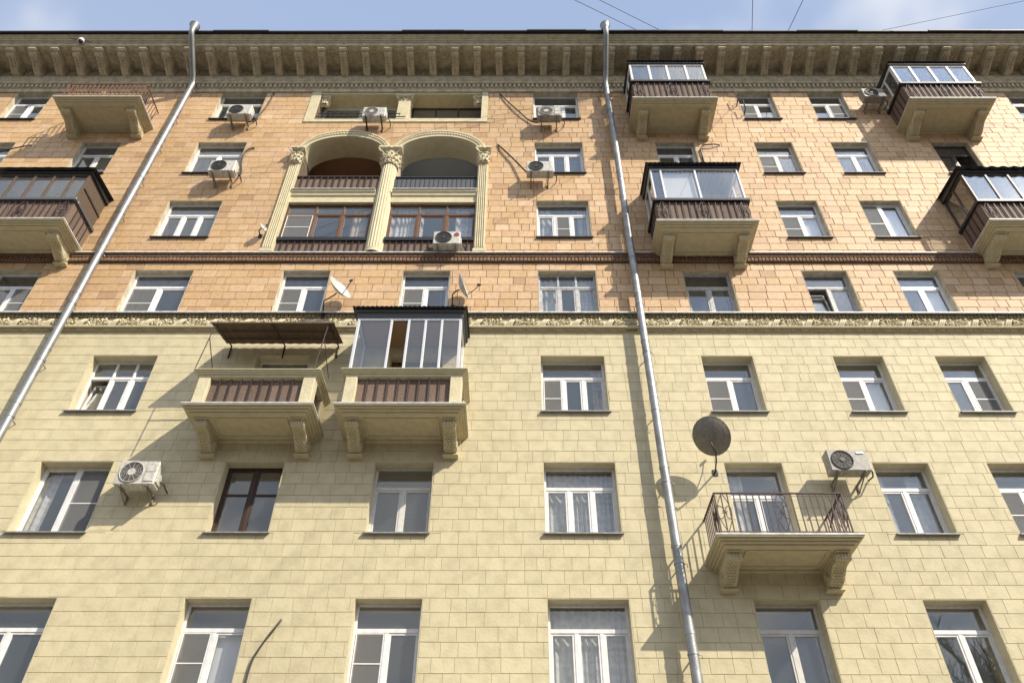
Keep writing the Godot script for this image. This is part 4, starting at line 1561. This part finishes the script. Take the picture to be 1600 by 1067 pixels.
func make_air_conditioners() -> void:
	air_conditioner(-9.85, 25.86, 0.84, 0.58, "white air conditioner under the window beside the topmost loop of cable", {"panel": false})
	air_conditioner(-9.58, 22.45, 0.84, 0.58, "grey white air conditioner below the window next to the arched loggia", {"panel": false})
	air_conditioner(-5.02, 25.72, 0.82, 0.58, "white air conditioner hung before the top loggia with low black railing", {"light": true, "pale_bracket": false})
	air_conditioner(1.18, 25.74, 0.82, 0.58, "grey air conditioner hung under a three light window below the cornice", {"light": true, "grey": true})
	air_conditioner(0.78, 22.42, 0.84, 0.56, "white air conditioner with dark round fan beside a straight bundle of cable", {"panel": false})
	air_conditioner(-2.04, 18.98, 0.80, 0.56, "white air conditioner with red emblem standing on the ledge of the arched loggia", {"mark": true, "panel": false, "zb": 0.12})
	air_conditioner(-8.46, 10.70, 0.90, 0.62, "large white air conditioner with round hub on the cream painted wall", {"light": true})
	air_conditioner(13.02, 26.90, 0.80, 0.56, "grey air conditioner against the side of a white glazed balcony", {"panel": false, "zb": 0.30, "grey": true})
	air_conditioner(7.50, 11.05, 0.90, 0.56, "grey air conditioner with open brackets above the wrought iron balcony", {"plate": true, "panel": false, "zb": 0.3, "grey": true})

# ---------------------------------------------------------------- satellite dishes
func dish(at: Vector3, aim: Vector3, r: float, m: Material, label: String, mount: Array, horn := true) -> void:
	var a := node(self, "satellite_dish", at)
	tag(a, label, "satellite dish", "satellite dishes on the facade")
	var b := Basis.looking_at(-aim.normalized(), Vector3.UP)     # local +z points along aim
	var q := M.new()
	q.t = Transform3D(b, Vector3.ZERO)
	var rings := 5
	var seg := 28
	for side in 2:
		for i in rings:
			for s in seg:
				var p := []
				for e in [[i, s], [i + 1, s], [i + 1, s + 1], [i, s + 1]]:
					var rr := r * float(e[0]) / rings
					var g: float = TAU * e[1] / seg
					p.append(Vector3(cos(g) * rr * 0.93, sin(g) * rr, rr * rr * 0.35 / r - (0.006 if side else 0.0)))
				if side:
					q.quad(p[3], p[2], p[1], p[0])
				else:
					q.quad(p[0], p[1], p[2], p[3])
	var rim := []
	for s in 29:
		var g := TAU * s / 28
		rim.append(Vector3(cos(g) * r * 0.93, sin(g) * r, 0.35 * r))
	q.tube(rim, 0.008, 5)
	part(a, "reflector", q, m)
	if horn:
		var h := M.new()
		h.t = q.t
		h.tube([Vector3(0, -r, 0.33 * r), Vector3(0, -r * 0.75, r * 0.9), Vector3(0, -r * 0.42, r * 1.35)], 0.012, 5)
		part(a, "arm", h, K.black)
		var l := M.new()
		l.t = q.t
		l.tube([Vector3(0, -r * 0.46, r * 1.44), Vector3(0, -r * 0.34, r * 1.22)], 0.032, 10)
		part(a, "receiver", l, K.ac_dark)
	var k := M.new()
	var pts := [b * Vector3(0, -r * 0.25, -0.02), b * Vector3(0, -r * 0.25, -0.12)]
	for e in mount:
		pts.append(e - at)
	k.tube(pts, 0.02, 6)
	k.bev(pts[-1].x - 0.06, pts[-1].y - 0.08, pts[-1].z - 0.01, pts[-1].x + 0.06, pts[-1].y + 0.08, pts[-1].z + 0.012, 0.003)
	part(a, "mount", k, K.black)

func make_dishes() -> void:
	dish(Vector3(-4.95, 16.98, 0.42), Vector3(0.85, 0.45, 0.62), 0.40, K.dish, "white satellite dish beside the window over the rusty awning", [Vector3(-5.28, 16.7, 0.3), Vector3(-5.28, 16.3, 0.12), Vector3(-5.28, 16.33, 0.10)])
	dish(Vector3(-1.55, 17.12, 0.42), Vector3(1.0, 0.25, 0.22), 0.40, K.dish, "white satellite dish seen edge on above the aluminium glazed balcony", [Vector3(-1.75, 16.95, 0.3), Vector3(-1.75, 16.75, 0.15), Vector3(-1.75, 16.75, 0.01)])
	dish(Vector3(4.43, 11.80, 0.80), Vector3(0.42, 0.66, -0.62), 0.46, K.dish_old, "large grey satellite dish turned skyward over the wrought iron balcony", [Vector3(4.50, 11.42, 0.75), Vector3(4.55, 11.36, 0.5), Vector3(4.62, 11.36, 0.01)])
	dish(Vector3(-7.72, 19.92, 0.25), Vector3(0.9, 0.3, 0.5), 0.15, K.dish, "tiny satellite dish on the edge of the fluted corner pilaster", [Vector3(-7.8, 19.8, 0.1), Vector3(-7.8, 19.8, 0.01)])

# ---------------------------------------------------------------- cables, camera, wires
func cable(called: String, pts: Array, r: float, label: String, m: Material, group := "") -> void:
	var c := Curve3D.new()
	for i in pts.size():
		var t := Vector3.ZERO
		if i > 0 and i < pts.size() - 1:
			t = (pts[i + 1] - pts[i - 1]) * 0.2
		c.add_point(pts[i], -t, t)
	var at: Vector3 = pts[0]
	var q := []
	for p in c.tessellate_even_length(5, 0.08):
		q.append(p - at)
	var o := part(self, called, M.new().tube(q, r, 6), m)
	o.position = at
	tag(o, label, "cable", group)

func make_small_things() -> void:
	var g := "cables on the facade"
	cable("facade_cable", [Vector3(-9.15, 28.15, 0.03), Vector3(-9.2, 27.3, 0.05), Vector3(-9.35, 26.6, 0.06), Vector3(-9.45, 26.2, 0.06), Vector3(-9.7, 26.02, 0.1)], 0.024, "dark looped cable beside the topmost window near the top loggia", K.black, g)
	cable("facade_cable", [Vector3(-9.05, 24.5, 0.03), Vector3(-9.28, 24.3, 0.06), Vector3(-9.3, 23.7, 0.05), Vector3(-9.15, 23.0, 0.06), Vector3(-9.12, 22.65, 0.2)], 0.024, "dark cable hanging to an air conditioner next to the arched loggia", K.black, g)
	cable("facade_cable", [Vector3(-0.6, 28.1, 0.03), Vector3(-0.3, 27.5, 0.06), Vector3(0.1, 26.8, 0.08), Vector3(0.5, 26.2, 0.06), Vector3(0.8, 26.0, 0.1)], 0.024, "dark sagging cable under the cornice beside the top loggia", K.black, g)
	cable("facade_cable", [Vector3(-0.62, 24.7, 0.03), Vector3(-0.4, 24.3, 0.08), Vector3(-0.05, 23.7, 0.1), Vector3(0.38, 22.8, 0.2)], 0.03, "dark slanting cable bundle beside the arch and an air conditioner", K.black, g)
	cable("facade_cable", [Vector3(-4.7, 7.88, 0.02), Vector3(-4.78, 7.7, 0.07), Vector3(-4.95, 7.4, 0.06), Vector3(-5.1, 7.0, 0.05), Vector3(-5.12, 6.4, 0.04)], 0.02, "grey twisted cable on the cream wall between lower windows", K.cord, g)
	cable("facade_cable", [Vector3(-4.72, 7.86, 0.02), Vector3(-4.83, 7.62, 0.04), Vector3(-4.92, 7.45, 0.08), Vector3(-5.06, 7.15, 0.05)], 0.018, "grey loop of cable tied to the twisted cable on the cream wall", K.cord, g)
	cable("facade_cable", [Vector3(-16.9, 24.7, 0.02), Vector3(-17.4, 24.3, 0.12), Vector3(-18.3, 23.7, 0.12), Vector3(-19.2, 23.2, 0.05)], 0.02, "dark cable across the tiles below the rusty balcony", K.black, g)
	cable("facade_cable", [Vector3(7.1, 24.68, 0.02), Vector3(6.8, 24.62, 0.1), Vector3(6.42, 24.5, 0.06), Vector3(6.38, 23.8, 0.04), Vector3(6.42, 22.6, 0.04)], 0.024, "dark cable dropping behind the wavy balcony roof", K.black, g)
	for e in [[8.18, 27.75, "dark iron stub bracket beside the window under the cornice"], [8.34, 27.15, "lower iron stub bracket beside the window under the cornice"]]:
		var o := part(self, "wall_bracket", M.new().tube([Vector3.ZERO, Vector3(0, 0.04, 0.25), Vector3(0.0, 0.55, 0.27)], 0.022, 6), K.rod)
		o.position = Vector3(e[0], e[1] - 0.5, 0.0)
		tag(o, e[2], "bracket")
	# security camera under the roof edge
	var s := node(self, "security_camera", Vector3(-16.52, 29.66, 1.33))
	tag(s, "white dome security camera under the roof edge", "camera")
	part(s, "housing", M.new().lathe([Vector2(0.0, 0.14), Vector2(0.09, 0.13), Vector2(0.115, 0.06), Vector2(0.115, -0.02), Vector2(0.09, -0.03)], 0.0, 0.0, 20), K.pvc)
	part(s, "lens_dome", M.new().egg(Vector3(0, -0.03, 0), Basis.from_scale(Vector3(0.085, 0.085, 0.085)), 12, 8), K.black)
	part(s, "lead", M.new().tube([Vector3(-0.08, 0.06, 0.0), Vector3(-0.25, 0.10, 0.02), Vector3(-0.45, 0.14, 0.06)], 0.012, 5).tube([Vector3(0.08, 0.03, 0.0), Vector3(0.25, 0.0, -0.02), Vector3(0.42, -0.03, -0.05)], 0.012, 5), K.black)
	# wires from the roof over the street
	var names := ["thin wire over the roof near the second drainpipe hopper", "thin wire running beside the roof wires near the hopper", "dark wire rising steeply from the roof edge", "dark slanted wire rising beside the steep one", "faint wire crossing the sky toward the glazed balcony"]
	var wires := [[Vector3(4.612, 30.119, 1.525), Vector3(-18.053, 30.504, 12.067)], [Vector3(5.464, 30.123, 1.535), Vector3(-17.115, 30.462, 12.262)], [Vector3(9.002, 30.121, 1.495), Vector3(4.078, 30.867, 25.994)], [Vector3(10.376, 30.124, 1.455), Vector3(15.723, 30.940, 25.863)], [Vector3(13.936, 30.118, 1.505), Vector3(38.328, 30.342, 6.982)]]
	for i in 5:
		var a: Vector3 = wires[i][0]
		var b: Vector3 = wires[i][1]
		var o := part(self, "overhead_wire", M.new().tube([Vector3.ZERO, (b - a) * 0.5, b - a], 0.012 if i < 4 else 0.008, 5), K.black)
		o.position = a
		tag(o, names[i], "wire", "wires over the roof")

# ---------------------------------------------------------------- bare tree across the yard, mirrored in the lower panes
func make_tree() -> void:
	var t := node(self, "bare_tree", Vector3(18.0, 0.0, 12.6))
	tag(t, "leafless tree in the yard mirrored in the lowest windows", "tree")
	var r := RandomNumberGenerator.new()
	r.seed = 12
	var trunk := M.new()
	trunk.tube([Vector3(0, -0.1, 0), Vector3(0.1, 4, 0.05), Vector3(-0.05, 8.6, 0.1)], 0.34, 10, 0.22)
	part(t, "trunk", trunk, K.bark)
	var m := M.new()
	var todo := []
	for i in 9:
		var g := TAU * i / 9 + r.randf() * 0.6
		todo.append([Vector3(0, 6.8 + r.randf() * 1.8, 0.05), Vector3(cos(g) * 0.75, 1.0, sin(g) * 0.75).normalized(), 3.6, 0.11, 0])
	todo.append([Vector3(-0.05, 8.5, 0.1), Vector3(0.05, 1, 0), 3.6, 0.17, 0])
	while todo.size():
		var q: Array = todo.pop_back()
		var p: Vector3 = q[0]
		var d: Vector3 = q[1]
		var pts := [p]
		var seg := 4
		for k in seg:
			d = (d + Vector3(r.randf_range(-0.28, 0.28), r.randf_range(-0.08, 0.22), r.randf_range(-0.28, 0.28))).normalized()
			p = p + d * (q[2] / seg)
			pts.append(p)
		m.tube(pts, q[3], 5 if q[4] < 2 else 3, q[3] * 0.45)
		if q[4] < 4:
			var kids: int = [5, 4, 4, 3][q[4]]
			for k in kids:
				var f := 0.35 + 0.65 * (k + r.randf()) / kids
				var at: Vector3 = pts[mini(int(f * seg), seg)]
				var nd := (d + Vector3(r.randf_range(-1, 1), r.randf_range(-0.35, 0.8), r.randf_range(-1, 1)) * 0.8).normalized()
				todo.append([at, nd, q[2] * r.randf_range(0.5, 0.68), maxf(q[3] * 0.48, 0.010), q[4] + 1])
	part(t, "crown", m, K.bark)
